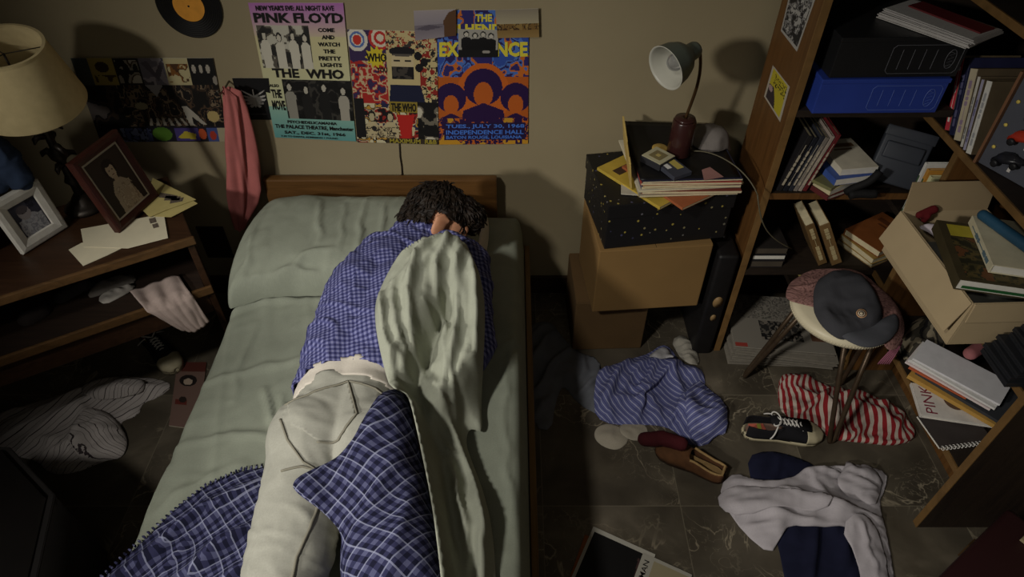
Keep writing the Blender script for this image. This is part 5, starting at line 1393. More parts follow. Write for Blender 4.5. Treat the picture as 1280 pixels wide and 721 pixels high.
obj('flap', bm, card, g, M=M @ Matrix.Translation((0, -.0006, h_)) @ Matrix.Rotation(R(-4), 4, 'X'))
bm = bmesh.new(); box(bm, .004, 0, 0, w_ - .004, .0036, .09, .0008)
obj('flap', bm, card_in, g, M=M @ Matrix.Translation((0, d_ - .004, h_)) @ Matrix.Rotation(R(-12), 4, 'X'))
# books in it
z = cz0 + .0055
for i, (th, c, lb) in enumerate(((.05, (120, 100, 70), 'brown book at the bottom inside the open carton'), (.055, (90, 90, 84), 'grey book under the yellow-titled one in the open carton'))):
    M = TR(1.165, 1.20, z, 1); book('book', lb, M, .19, .26, th, cv(c), pgm, 'books in the carton'); z += th + .0006
z = max(z, cz0 + h_ + .001)
M = TR(1.122, 1.222, z + .0005, -13); b = book('book', 'dark picture book with a yellow title band on the open carton', M, .185, .25, .034, cv((64, 56, 36)), pgw, 'books in the carton')
obj('title_band', BX(.02, .185, .0342, .178, .235, .0348, bev=0), cv((170, 156, 50)), b, M=M)
q = [M @ Vector(p) for p in ((.022, .235, .0342), (.178, .235, .0342), (.178, .19, .0342), (.022, .19, .0342))]
r = Ras(40, 44, (60, 56, 34)); r.blotch(0, 0, 1, 1, [(44, 42, 26), (74, 66, 38), (96, 82, 46), (50, 50, 34), (110, 70, 40)], 6, 71)
sheet('cover_picture', [M @ Vector(p) for p in ((.018, .18, .0343), (.18, .18, .0343), (.18, .01, .0343), (.018, .01, .0343))], r, b)
bm = bmesh.new(); box(bm, .012, -.0012, .008, .178, -.0006, .016, 0); obj('page_edge_strip', bm, cv((34, 84, 44)), b, M=M)
zz = z + .036
M = TR(1.205, 1.245, zz, -14); b = book('book', 'pale book lying askew on the yellow-titled book', M, .17, .21, .026, cv((196, 188, 160)), pgw, 'books in the carton'); titled(b, M, .17, .21, .026, (90, 110, 120))
M = fr((1.262, 1.43, zz + .042), (.28, -.96, 0), (.96, .28, 0)); bm = blob([('c', (1.262, 1.425, zz + .045), .015, (1.315, 1.265, zz + .045), .016)], .004, 2)
gc = link('glasses_case', bm, mat('teal case', (34, 68, 90), .45, .2, 12)); tag(gc, 'teal blue rounded case lying on the pale book', 'case')
wcl = cloth('white_rag', [(1.17, 1.52), (1.20, 1.49), (1.215, 1.42), (1.20, 1.39), (1.235, 1.385), (1.255, 1.44), (1.25, 1.50), (1.22, 1.53)], plain_fabric('lilac white cotton', (196, 186, 194), .05), h=.02, fa=.05, lam=.05, seed=4, step=.006, floor=cz0 + .118, edge=.012, drape=1); tag(wcl, 'crumpled whitish rag stuffed in the open carton', 'rag')
rp = blob([('c', (1.175, 1.535, .80), .011, (1.215, 1.545, .812), .013), ('c', (1.195, 1.53, .80), .010, (1.2, 1.54, .78), .010)], .004, 2); o = link('red_cloth', rp, plain_fabric('red cotton', (92, 26, 30))); uv_planar(o); tag(o, 'small red cloth at the back of the open carton', 'cloth')

# black cases stacked beside it
z = .6506; bc = mat('black plastic case', (34, 35, 38), .35, .1, 20); random.seed(3)
for i in range(7):
    x_ = (1.222, 1.228, 1.236, 1.246, 1.262, 1.272, 1.28)[i]; y_ = (1.028, 1.034, 1.03, 1.036, 1.03, 1.034, 1.03)[i]
    M = TR(x_, y_, z, (0, 2, -1, 1, -2, 1, 0)[i]); lb = 'black plastic disc case, %s of the leaning stack beside the carton' % ('lowest', 'second from the bottom', 'third from the bottom', 'fourth from the bottom', 'fifth from the bottom', 'second from the top', 'topmost')[i]
    c = thing('disc_case', lb, 'disc case', M.translation, 'stack of disc cases')
    obj('tray', BX(0, 0, 0, .19, .118, .0066, bev=.0012), bc, c, M=M); obj('lid', BX(0, .0005, .0072, .19, .1175, .0142, bev=.0012), bc, c, M=M); z += .0148

# --- letters, folders and a book on the low right-hand shelf
ux2 = Vector((.172, -.186, 0)).normalized(); uy2 = Vector((.735, .68, 0)).normalized()
z = .3025
nb = thing('spiral_notebook', 'spiral notebook with white coils under the white book', 'notebook', (1.25, 1.09, z)); M = TR(1.237, 1.068, z, 8)
obj('pages', BX(0, .008, .0005, .17, .12, .006, bev=0), pgw, nb, M=M); obj('cover', BX(0, .008, .0062, .17, .12, .0072, bev=0), cv((60, 54, 52)), nb, M=M)
for k in range(14):
    a = np.linspace(0, 2 * PI, 13); bm = bmesh.new(); tube_pts(bm, [(.008 + k * .0118, .006 + .006 * math.cos(q), .006 + .006 * math.sin(q)) for q in a], .0013, 5); obj('coil', bm, cv((210, 206, 200)), nb, True, M)
z = .3145
M = TR(1.222, 1.178, z, -11); M2 = fr((1.222, 1.178, z), (.14, -.027, 0), (.037, .116, 0))
pb = book('book', 'white book lettered PINK under the letters on the low shelf', M2, .20, .125, .012, cv((206, 200, 192)), pgw)
q = [M2 @ Vector(p) for p in ((0, .125, .0125), (.2, .125, .0125), (.2, 0, .0125), (0, 0, .0125))]
# reads upwards along the spine
q2 = [q[3], q[0], q[1], q[2]]
qq = [M2 @ Vector((.012, .012, .0123)), M2 @ Vector((.012, .118, .0123)), M2 @ Vector((.06, .118, .0123)), M2 @ Vector((.06, .012, .0123))]
lettering('title', qq, [('PINK', .0, .1, 1, .75)], cv((120, 40, 56)), pb, .0005, .0)
obj('cover_disc', lathe([(0, .0122), (.03, .0122), (.03, .0127), (0, .0127)], 32), cv((96, 74, 60)), pb, M=M2 @ Matrix.Translation((.11, .07, 0)))
z += .0135
def slip(name, label, cat, P0, l, w_, th, m, zz, dx=0, dy=0, rot=0, grp=None):
    M = fr((P0[0], P0[1], zz), ux2, uy2) @ Matrix.Translation((dx, dy, 0)) @ Matrix.Rotation(R(rot), 4, 'Z')
    o = obj(name, BX(0, 0, 0, l, w_, th, bev=min(.001, th * .3)), m, None, M=M); return tag(o, label, cat, grp)
slip('padded_envelope', 'gold-brown padded envelope under the letters on the low shelf', 'envelope', (1.236, 1.318), .255, .17, .014, mat('manila', (176, 136, 66), .8, .1), z); z += .0146
slip('folder', 'dark grey folder between the padded envelope and the letters', 'folder', (1.242, 1.322), .26, .16, .010, mat('dark folder', (54, 56, 60), .6), z, .01, .012, -2); z += .0106
slip('card_wallet', 'orange card wallet under the white letters', 'wallet', (1.238, 1.335), .17, .12, .006, mat('orange card', (170, 84, 50), .7), z, 0, .0, 2); z += .0066
lets = (('white letter with a red edge at the bottom of the letters', (210, 196, 194)), ('white letter in the middle of the letters on the low shelf', (204, 202, 200)), ('white letter second from the top of the letters', (212, 210, 206)), ('white letter on top of the letters on the low shelf', (206, 204, 206)))
for i, (lb, c) in enumerate(lets):
    slip('letter', lb, 'letter', (1.232, 1.352), .25, .112, .007, mat('letter %d' % i, c, .8, .05, 40), z, .004 * i, .005 * (i % 2), (0, 1.5, -1, 2)[i], 'letters on the low shelf'); z += .0076

# --- patterned cushion and pink roll behind
r1 = striped('floral dark', (60, 56, 48), (134, 124, 104), .03, .3, 0, (.2, (30, 28, 28)), .06)
o = cloth('patterned_scarf', [(1.27, 1.40), (1.30, 1.52), (1.38, 1.58), (1.46, 1.52), (1.42, 1.42), (1.34, 1.38)], r1, h=.08, fa=.09, lam=.07, seed=9, step=.008, floor=.3006, edge=.02, uvfold=.3); tag(o, 'dark patterned scarf bundled behind the letters', 'scarf')
o = link('pink_roll', blob([('c', (1.40, 1.335, .425), .020, (1.47, 1.375, .43), .020)], .004, 1), mat('pink paper', (176, 110, 112), .7)); tag(o, 'short pink roll lying behind the letters', 'roll')
o.location.z = -.0

# ================================================================ carton tower with desk lamp
ROT = 8.5
lowc = mat('carton brown', (92, 70, 42), .85, .08, 8); bigc = mat('carton tan', (122, 94, 54), .85, .06, 6)
def carton(label, M, w_, d_, h_, m, tape=True):
    g = thing('cardboard_box', label, 'box', M.translation, 'closed cartons')
    obj('carton', BX(0, 0, 0, w_, d_, h_ - .0015, bev=.004), m, g, M=M)
    for a, b in ((.002, w_ / 2 - .001), (w_ / 2 + .001, w_ - .002)): obj('flap', BX(a, .002, h_ - .0012, b, d_ - .002, h_ + .002, bev=.0008), m, g, M=M)
    if tape: obj('tape', BX(w_ / 2 - .024, -.0008, h_ - .06, w_ / 2 + .024, -.0002, h_ - .004, bev=0), mat('parcel tape ' + m.name, (142, 110, 66), .45), g, M=M)
    return g
carton('small brown carton on the floor at the bottom of the lamp tower', TR(.235, 1.722, .0005, 2), .27, .28, .258, lowc, False)
carton('large tan cardboard box under the black patterned box', TR(.288, 1.672, .262, 5), .385, .30, .287, bigc, False)
pat = NT('patterned black card', .5, .4); co = pat.coord()
vo = pat.n('TexVoronoi', Vector=pat.n('Mapping', Vector=co, Scale=(1, 1, .9)).outputs[0], Scale=52.0); vd = vo.outputs['Distance']; 
hue = pat.ramp(pat.n('SeparateColor', Color=vo.outputs['Color']).outputs[0], [(.2, lin((150, 134, 60))), (.4, lin((104, 102, 92))), (.5, lin((66, 66, 96))), (.56, lin((20, 19, 20)))])
pat.color(pat.mix(pat.math('LESS_THAN', vd, .2), lin((19, 18, 19)), hue)); pat = pat.m
PB = Matrix.Translation((.300, 1.672, .5525)) @ Matrix.Rotation(R(ROT), 4, 'Z')
g = thing('storage_box', 'black patterned storage box between the tan carton and the magazines', 'box', PB.translation)
obj('box_body', BX(.004, .004, 0, .416, .300, .125, bev=.003), pat, g, M=PB); obj('lid', BX(0, 0, .1255, .42, .304, .178, bev=.003), pat, g, M=PB)
z = .5525 + .179
mags = (((176, 150, 60), .21, .28, .010, .395, 1.672, 38, 'yellow magazine jutting out at the bottom front of the pile'), ((150, 84, 50), .21, .28, .008, .46, 1.655, 34, 'orange magazine jutting out under the record sleeves'))
for i, (c, w_, d_, th, x_, y_, rot, lb) in enumerate(mags):
    M = TR(x_ + .06, y_ - .02, z, rot); b = book('magazine', lb, M, w_, d_, th, cv(c), pgm, 'magazines under the lamp', 'magazine', False); titled(b, M, w_, d_, th, (60, 44, 34), 'cover'); z += th + .0006
SL_ = 'record sleeves under the lamp'
cols = ((150, 140, 120), (120, 60, 50), (196, 188, 164), (90, 84, 100), (176, 150, 110), (160, 70, 60), (40, 40, 60))
for i, c in enumerate(cols):
    th = (.007, .009, .006, .010, .007, .008, .006)[i]
    M = TR(.395 + (0, .008, -.004, .004, .01, 0, .004)[i], 1.690 + (0, .006, .002, .008, 0, .004, .002)[i], z, (3, 1, 5, 2, 4, 1, 3)[i]); lb = ('worn grey sleeve at the bottom of the record sleeves', 'brownish red sleeve second from the bottom of the sleeves', 'cream sleeve third from the bottom of the sleeves', 'violet-grey sleeve in the middle of the record sleeves', 'tan sleeve third from the top of the sleeves', 'faded red sleeve second from the top of the sleeves', 'dark blue sleeve just under the black one')[i]
    b = book('record_sleeve', lb, M, .31, .30, th, cv(c), pgm, SL_, 'record sleeve', False); z += th + .0006
    M_ = M
# a bent black sleeve on top, its back corner raised
Mt = TR(.392, 1.70, z, 3)
n = 16; vs, fs = [], []
for j in range(n + 1):
    for i in range(n + 1):
        a, b_ = i / n, j / n; vs.append(tuple(Mt @ Vector((a * .31, b_ * .305, .0012 + .034 * max(0, b_ - .55) ** 1.6 * (1.4 - a) * 2.2))))
for j in range(n):
    for i in range(n): k = j * (n + 1) + i; fs.append((k, k + 1, k + n + 2, k + n + 1))
o = raw('record_sleeve', vs, fs, mat('black sleeve', (20, 19, 20), .4, .1), None); md = o.modifiers.new('t', 'SOLIDIFY'); md.thickness = .002; md.offset = -1; blk_sl = o; tag(o, 'glossy black sleeve with a curling back edge on top of the pile', 'record sleeve', SL_)
zt = z + .0018
# manila folder leaning up along the left of the pile
M = fr((.372, 1.735, z - .055), (.02, .99, .12), (-.16, -.02, .98))
g = thing('manila_folder', 'yellowed manila folder standing along the left of the magazine pile', 'folder', M.translation); obj('folder', BX(0, 0, 0, .24, .10, .006, bev=.001), mat('manila old', (186, 160, 92), .8, .08), g, M=M); obj('tab', BX(.03, .1004, .001, .10, .114, .003, bev=.0005), mat('manila old', (186, 160, 92)), g, M=M)
o = slip('loose_papers', 'pale loose papers poking out left of the record sleeves', 'papers', (.345, 1.73), .1, .12, .004, cv((170, 164, 150)), .5525 + .1805, 0, 0, 40)
# small things on the pile
cz = zt + .0012
M = TR(.456, 1.742, cz, 42); g = thing('picture_box', 'small dark box topped with a pale framed square on the black sleeve', 'box', M.translation)
obj('box', BX(0, 0, 0, .078, .078, .022, bev=.002), cv((40, 40, 44)), g, M=M); obj('pale_border', BX(.002, .002, .0222, .076, .076, .024, bev=.0005), cv((176, 170, 140)), g, M=M); obj('centre', BX(.017, .017, .0241, .061, .061, .0247, bev=0), cv((120, 108, 74)), g, M=M); obj('motif', BX(.032, .032, .0248, .046, .046, .0252, bev=0), cv((176, 158, 96)), g, M=M)
M = TR(.476, 1.862, cz); o = obj('round_tin', lathe([(0, .0), (.024, .0), (.025, .002), (.025, .012), (.023, .0135), (0, .0135)], 32), cv((176, 146, 76)), None, True, M); tag(o, 'small round yellow tin beside the lamp base', 'tin')
M = TR(.492, 1.69, cz, 28); g = thing('cassette_case', 'grey cassette case with white label on the black sleeve', 'cassette', M.translation); obj('case', BX(0, 0, 0, .068, .105, .014, bev=.0015), cv((60, 62, 72)), g, M=M); obj('paper_label', BX(.01, .045, .0142, .026, .085, .0147, bev=0), cv((206, 204, 200)), g, M=M); obj('yellow_label', BX(.036, .03, .0142, .060, .10, .0147, bev=0), cv((176, 160, 84)), g, M=M)
P = [(.572, 1.705), (.63, 1.70), (.60, 1.75)]; o = obj('pink_slip', prism([(.585, 1.695), (.648, 1.712), (.618, 1.765), (.590, 1.75)], cz, cz + .002), cv((150, 110, 104)), None); tag(o, 'pinkish paper slip beside the cassette case', 'paper')
# desk lamp
lbp = Vector((.535, 1.848, zt + .002)); g = thing('desk_lamp', 'grey-green desk lamp on a dark cylinder, standing on the record sleeves', 'lamp', lbp); Ml = Matrix.Translation(lbp)
mar = NT('maroon lacquer', .25, .5); mar.color(lin((52, 28, 26))); mar = mar.m
grn = NT('grey green enamel', .4, .45); grn.color(lin((84, 92, 84))); grn = grn.m; wen = NT('white enamel', .4, .4); wen.color(lin((172, 170, 158))); wen = wen.m
brass = mat('aged brass tube', (84, 62, 38), .4, .15, 60, metal=.6)
obj('base', lathe([(0, 0), (.037, 0), (.039, .003), (.036, .115), (.033, .12), (0, .12)], 40), mar, g, True, Ml); obj('base_ring', lathe([(.030, .1205), (.033, .1205), (.031, .126), (.012, .128), (.006, .128), (.006, .121)], 32), mar, g, True, Ml)
hc = Vector((.512, 1.800, 1.175)); ax_ = Vector((-.78, -.55, -.22)).normalized()
nk = bez(lbp + Vector((0, 0, .12)), lbp + Vector((.012, .0, .20)), hc + Vector((.05, .04, -.10)), hc + Vector((.012, .008, .0)), 18)
bm = bmesh.new(); tube_pts(bm, nk, .0048, 10); obj('gooseneck', bm, brass, g, True)
Mh = fr(hc, ax_.orthogonal(), ax_.cross(ax_.orthogonal()))      # z = along the axis
prof = [(0, -.006), (.020, -.004), (.024, .004), (.025, .024), (.029, .032), (.046, .052), (.057, .078), (.063, .112), (.0645, .115), (.062, .116), (.0585, .11), (.053, .080), (.043, .056), (.026, .038), (0, .036)]
obj('lamp_shade', lathe(prof[:9], 48), grn, g, True, Mh); obj('shade_lining', lathe([(.0644, .1152), (.0625, .1162), (.0585, .110), (.053, .080), (.043, .056), (.026, .0385), (0, .0375)], 48), wen, g, True, Mh)
clear_b = NT('clear bulb', .05, .6); clear_b.b.inputs['Transmission Weight'].default_value = .9; clear_b = clear_b.m
obj('bulb', lathe([(0, .100), (.016, .096), (.024, .084), (.024, .074), (.014, .058), (.012, .040), (0, .040)], 24), clear_b, g, True, Mh)
# grey cloth and cord behind
o = cloth('grey_cloth', [(.585, 1.90), (.61, 1.865), (.655, 1.85), (.70, 1.875), (.725, 1.90), (.72, 1.95), (.69, 1.985), (.62, 1.985), (.590, 1.96)], plain_fabric('grey brown cotton', (112, 106, 102), .08), h=.055, fa=.06, lam=.075, seed=6, step=.005, floor=zt - .02, under=[blk_sl], edge=.03, drape=2, t=.005, smooth_outline=1, sim=dict(k=(1.35, 1.15), crinkle=.03, cl=.05)); tag(o, 'crumpled grey cloth behind the desk lamp', 'cloth')
bm = bmesh.new(); tube_pts(bm, bez(lbp + Vector((.042, 0, .006)), lbp + Vector((.09, -.02, .03)), (.715, 1.74, zt + .03), (.748, 1.665, zt - .03), 16), .0022, 6)
tube_pts(bm, bez((.748, 1.665, zt - .03), (.765, 1.62, .70), (.81, 1.66, .62), (.93, 1.695, .54), 16), .0022, 6)
o = obj('lamp_cord', bm, mat('old flex', (90, 84, 66), .6), g, True)
# black case upright between tower and bookcase
bl = mat('black leathercloth', (18, 16, 16), .55, .2, 30)
M = TR(.700, 1.70, .0005, 0); g = thing('portfolio_case', 'black upright case between the cartons and the bookcase', 'case', M.translation); obj('case', BX(0, 0, 0, .072, .29, .50, bev=.012), bl, g, True, M)
for z_, s in ((.285, 1), (.205, .6)): obj('tan_tag', lathe([(0, 0), (.017 * s, 0), (.018 * s, .002), (0, .003)], 24), cv((130, 104, 68)), g, True, M @ Matrix.Translation((.04, -.0005, z_)) @ Matrix.Rotation(R(90), 4, 'X') @ Matrix.Diagonal((1, 1.5, 1, 1)))
bm = bmesh.new(); tube_pts(bm, bez(M @ Vector((.036, .09, .498)), M @ Vector((.036, .10, .535)), M @ Vector((.036, .19, .535)), M @ Vector((.036, .20, .498)), 10), .006, 8); obj('handle', bm, bl, g, True)
# ================================================================ newspapers under the bookcase
random.seed(8); z = .0006
npg = mat('newsprint', (108, 102, 92), .9, .12, 60)
for i in range(5):
    th = (.022, .018, .016, .020, .014)[i]; rot = (-3, -8, -2, -10, -6)[i]; M = TR(.828 + (0, .012, .004, .014, .006)[i], 1.650 + (.0, .004, .008, .0, .006)[i], z, rot)
    lb = ('lowest', 'second', 'third', 'fourth', 'topmost')[i]
    g = thing('newspaper', 'folded newspaper under the stool, %s of the heap on the floor counting upwards' % lb if i < 4 else 'folded newspaper with a front page picture, topmost of the floor heap', 'newspaper', M.translation, 'newspapers under the bookcase')
    bm = bmesh.new()
    for k in range(4): box(bm, .002 * (k % 2), .003 * ((k * 2) % 3), th * k / 4, .37 - .003 * (k % 3), .29, th * (k + .92) / 4, .0008, 1)
    obj('pages', bm, npg, g, M=M)
    if i == 4:
        r = Ras(74, 60, (128, 122, 112)); r.blotch(.0, .0, 1, .45, [(128, 122, 112), (86, 82, 76), (128, 122, 112), (110, 104, 96)], 30, 3); r.rect(.30, .48, .72, .84, (58, 54, 50)); r.blotch(.30, .48, .72, .84, [(44, 42, 40), (96, 90, 82), (30, 29, 28), (120, 112, 102)], 14, 5); r.rect(.80, .45, .95, .80, (96, 66, 50)); r.rect(.02, .92, .14, .98, (150, 60, 50))
        sheet('front_page', [M @ Vector(p) for p in ((0, .29, th + .0008), (.37, .29, th + .0008), (.37, .0, th + .0008), (0, .0, th + .0008))], r, g)
    z += th + .0008
# ================================================================ stool
SC = Vector((1.056, 1.492, .47)); g = thing('stool', 'stool with a round cream seat and dark tubular hairpin legs', 'stool', (SC.x, SC.y, 0))
seat_m = mat('cream vinyl', (206, 196, 168), .4, .05, 20); iron = mat('dark bronze tube', (74, 60, 46), .4, .2, 40, metal=.5)
Ms = Matrix.Translation(SC)
seat = obj('seat', lathe([(0, -.032), (.150, -.032), (.158, -.026), (.160, -.012), (.156, -.002), (.140, .004), (.08, .007), (0, .008)], 64), seat_m, g, True, Ms)
for k in range(60):
    a = 2 * PI * k / 60
bm = bmesh.new()
for k in range(110):
    a = 2 * PI * k / 110; d = Vector((math.cos(a), math.sin(a), 0)); tube_pts(bm, [SC + d * .1585 + Vector((0, 0, -.026)), SC + d * .160 + Vector((0, 0, -.014))], .0012, 5)
obj('welt', bm, seat_m, seat, True)
for fx, fy in ((.876, 1.586), (1.097, 1.297), (1.215, 1.552)):
    d = Vector((fx - SC.x, fy - SC.y, 0)).normalized(); s = Vector((-d.y, d.x, 0)); f = Vector((fx, fy, .009))
    a = SC + d * .11 + s * .052 + Vector((0, 0, -.033)); b = SC + d * .11 - s * .052 + Vector((0, 0, -.033))
    bm = bmesh.new(); tube_pts(bm, [a, a.lerp(f + s * .008, .5), f + s * .009 + Vector((0, 0, .012)), f + s * .004, f - s * .004, f - s * .009 + Vector((0, 0, .012)), b.lerp(f - s * .008, .5), b], .0082, 10)
    obj('leg', bm, iron, g, True)
# pink-brown cloth on the seat
pc = NT('mottled pink knit', .95, .1); co = pc.coord('UV'); 
pc.color(pc.ramp(pc.noise(co, 130, 3), [(.35, lin((92, 66, 62))), (.6, lin((150, 112, 106))), (.75, lin((112, 84, 70)))])); pc = pc.m
PK = atp([(984, 372), (986, 350), (1000, 338), (1040, 326), (1072, 326), (1098, 342), (1122, 374), (1137, 400), (1130, 424), (1118, 430), (1106, 424), (1090, 410), (1050, 392), (1022, 382)], .485)
o = cloth('knitted_cloth', PK, pc, h=.005, fa=.012, lam=.06, seed=5, step=.007, floor=.45, under=[seat], edge=.012, drape=5, sim=dict(k=(1.144, 1.060))); tag(o, 'mottled pink knitted cloth on the stool under the cap', 'cloth')
kn = o
bm = bmesh.new(); p0 = at(1126, 425, z=.44); random.seed(5)
for k in range(6): tube_pts(bm, bez(p0 + Vector((.003 * k - .01, 0, 0)), p0 + Vector((.004 * k - .012, -.004, -.03)), p0 + Vector((.006 * k - .03, -.01, -.06)), p0 + Vector((.007 * k - .04, -.014, -.095)), 6), .0022, 5)
obj('tassel', bm, plain_fabric('mauve tassel', (150, 92, 110)), kn, True)
# cap
felt = plain_fabric('charcoal wool', (64, 64, 68), .12)
CR = atp([(1022, 344), (1040, 331), (1062, 330), (1082, 340), (1098, 360), (1110, 380), (1104, 396), (1084, 404), (1062, 410), (1045, 402), (1030, 388), (1021, 368)], .53)
def cx2(X, Y, sd, dome):
    c = np.array(at(1064, 372, z=.53)); d = np.hypot((X - c[0]) / .075, (Y - c[1]) / .05)
    return -.022 * np.exp(-d ** 2) * dome
crown_ = cloth('cap', CR, felt, h=.038, fa=.028, lam=.09, seed=12, step=.005, t=.006, floor=.47, under=[seat, kn], edge=.012, extra=cx2, drape=3, ang=-.7, stretch=1.8, sim=dict(k=(1.180, 1.060)))
tag(crown_, 'charcoal flat cap with a small rainbow badge on the stool', 'cap')
BR = atp([(1040, 398), (1062, 408), (1086, 404), (1106, 394), (1122, 386), (1128, 402), (1118, 418), (1098, 428), (1078, 427), (1056, 416)], .505)
def brx(X, Y, sd, dome):
    c = np.array(at(1092, 408, z=.505)); return -.25 * ((X - c[0]) ** 2) * 1.5
brim = cloth('brim', BR, plain_fabric('charcoal wool brim', (76, 77, 82), .08), h=.012, fa=.002, step=.005, floor=.482, under=[seat, kn], edge=.008, drape=6, parent=crown_, t=.004)
bp = at(1082, 381, z=.555); tre = bvh_of([crown_]); hit = tre.ray_cast(Vector((bp.x, bp.y, 2)), Vector((0, 0, -1)))
nrm = (hit[1] * .6 + Vector((-.1, -.5, .6))).normalized(); Mb = fr(hit[0] + nrm * .002, nrm.orthogonal(), nrm.cross(nrm.orthogonal())); bd = None
for r0, r1, c in ((.0125, .0145, (190, 150, 110)), (.010, .0122, (70, 40, 40)), (.0075, .0098, (206, 190, 160)), (.005, .0073, (60, 50, 56)), (.0, .0048, (190, 176, 150))):
    o = obj('badge_ring' if bd else 'badge', lathe([(r0, .0), (r1, .0), (r1, .003), (r0, .0034)] if r0 else [(0, 0), (r1, 0), (r1, .003), (0, .0036)], 28), cv(c), crown_ if bd is None else bd, True, Mb); bd = bd or o

# ================================================================ clothes on the floor at the right
grey_den = plain_fabric('grey denim', (104, 106, 112), .12)
D1 = [(672, 398), (690, 398), (702, 416), (722, 436), (750, 444), (752, 470), (772, 505), (752, 516), (722, 500), (704, 474), (694, 500), (690, 534), (668, 530), (655, 470), (655, 410)]
jn2 = crumple('denim_jeans', 'grey-blue jeans crumpled on the floor against the bed', 'jeans', D1, 0, grey_den, .04, .06, 41, lam=.12, ang=1.2, stretch=2.0, edge=0.060, step=.010, smooth_outline=1, sim=dict(k=(1.292, 1.060), crinkle=.009))
blue_st = striped('blue striped shirting', (104, 108, 156), (176, 178, 206), .018, .16, 0, (.10, (70, 72, 118)), .006)
S2 = [(741, 507), (746, 462), (760, 452), (790, 442), (812, 436), (828, 424), (840, 428), (852, 448), (876, 452), (884, 466), (881, 488), (906, 493), (911, 536), (895, 538), (884, 552), (858, 548), (845, 531), (820, 524), (790, 526), (754, 522)]
bs = crumple('blue_striped_shirt', 'blue shirt with pale stripes heaped on the floor below the cartons', 'shirt', S2, 0, blue_st, .06, .09, 43, under=[jn2], extra=ridges([([(832, 432), (806, 470), (796, 520)], .12, .03, .035), ([(842, 434), (862, 480), (880, 540)], .12, .028, .035), ([(772, 452), (760, 490), (770, 515)], .1, .025, .03), ([(800, 450), (820, 490), (845, 525)], .1, .02, .025)]), lam=.13, ang=.9, stretch=1.7, edge=0.070, step=.009, uvang=.5, uvfold=.03, smooth_outline=1, sim=dict(k=(1.389, 1.084), crinkle=.022, cl=.06))
cloth('sleeve', atp([(852, 500), (872, 470), (886, 478), (908, 496), (912, 536), (896, 540), (884, 553), (862, 548)], .03), blue_st, h=.006, fa=.02, lam=.08, seed=44, step=.007, under=[bs], edge=0.024, uvang=-.9, uvfold=.02, parent=bs, drape=2, smooth_outline=1, sim=dict(k=(1.292, 1.060), crinkle=.009))
cl = cloth('collar', atp([(812, 426), (829, 412), (841, 416), (848, 433), (838, 430), (826, 434)], .12), plain_fabric('collar lining', (176, 174, 176)), h=.01, fa=.012, lam=.04, seed=45, step=.006, under=[bs], edge=.008, parent=bs, drape=1)
crumple('white_paper_bag', 'crumpled whitish paper bag behind the blue striped shirt', 'bag', [(840, 420), (854, 412), (872, 428), (877, 452), (860, 454), (848, 438)], 0, plain_fabric('white paper', (150, 145, 134)), .05, .05, 46, under=[bs], lam=.06, edge=.03, step=.006, smooth_outline=1, sim=dict(k=(1.3, 1.15), crinkle=.02, cl=.05))
sockm = plain_fabric('pale grey sock', (168, 160, 144), .06)
s1 = crumple('sock', 'pale sock on the floor, left one of the pair by the slipper', 'sock', [(742, 540), (748, 530), (764, 527), (780, 534), (788, 548), (774, 561), (758, 558), (746, 550)], 0, sockm, .018, .02, 47, lam=.06, edge=.02, step=.006)
crumple('sock', 'pale sock lying across its mate, touching the blue striped shirt', 'sock', [(776, 528), (796, 524), (808, 529), (811, 540), (804, 548), (786, 549), (774, 541)], 0, sockm, .02, .02, 48, under=[s1], lam=.06, edge=.02, step=.006)
rstr = striped('red and white jersey', (178, 166, 154), (132, 34, 38), .022, .52, 0, None, .012)
RS = [(976, 466), (990, 462), (1010, 466), (1040, 480), (1090, 490), (1128, 505), (1143, 528), (1147, 548), (1110, 553), (1076, 549), (1044, 546), (1012, 528), (980, 516), (973, 492)]
rs = crumple('red_striped_shirt', 'red and white striped jersey crumpled on the floor under the stool', 'shirt', RS, 0, rstr, .035, .07, 51, extra=ridges([([(985, 470), (1040, 500), (1060, 540)], .05, .025, .03), ([(1050, 490), (1100, 505), (1140, 540)], .05, .025, .03), ([(1000, 515), (1060, 535), (1120, 548)], .05, .02, .02)]), lam=.12, ang=.4, stretch=1.5, edge=0.060, step=.009, uvang=-.2, uvfold=.03, smooth_outline=1, sim=dict(k=(1.408, 1.120), crinkle=.022, cl=.045))
navy = plain_fabric('navy denim', (26, 28, 48), .15)
NJ = [(934, 569), (960, 561), (992, 568), (1020, 580), (1050, 610), (1074, 660), (1094, 745), (986, 745), (972, 672), (955, 630), (940, 603)]
nj = crumple('navy_jeans', 'dark navy jeans on the floor under the grey sweatshirt', 'jeans', NJ, 0, navy, .015, .03, 53, lam=.12, ang=1.2, stretch=2, edge=0.030, step=.011, smooth_outline=1, sim=dict(k=(1.194, 1.036), crinkle=.009))
gsw = plain_fabric('grey marl jersey', (172, 166, 170), .05)
GS = [(899, 607), (919, 589), (942, 602), (982, 605), (1014, 582), (1052, 582), (1078, 580), (1110, 590), (1106, 612), (1098, 628), (1110, 672), (1122, 750), (1088, 750), (1074, 672), (1056, 662), (1018, 664), (984, 658), (974, 674), (963, 693), (930, 666), (906, 632)]
gs = crumple('grey_sweatshirt', 'pale grey sweatshirt spread over the navy jeans on the floor', 'sweatshirt', GS, 0, gsw, .010, .035, 57, under=[nj], t=.007, gap=.004, extra=ridges([([(905, 625), (960, 632), (1010, 648), (1050, 660)], .05, .02, .024), ([(985, 610), (1040, 628), (1080, 650)], .05, .02, .024), ([(930, 655), (960, 650), (990, 648)], .05, .016, .016), ([(1020, 590), (1030, 615), (1050, 640)], .05, .02, .022)]), lam=.12, ang=-.25, stretch=2.4, edge=0.024, step=.008, drape=3, smooth_outline=1, sim=dict(k=(1.350, 1.048), crinkle=.018, cl=.06))
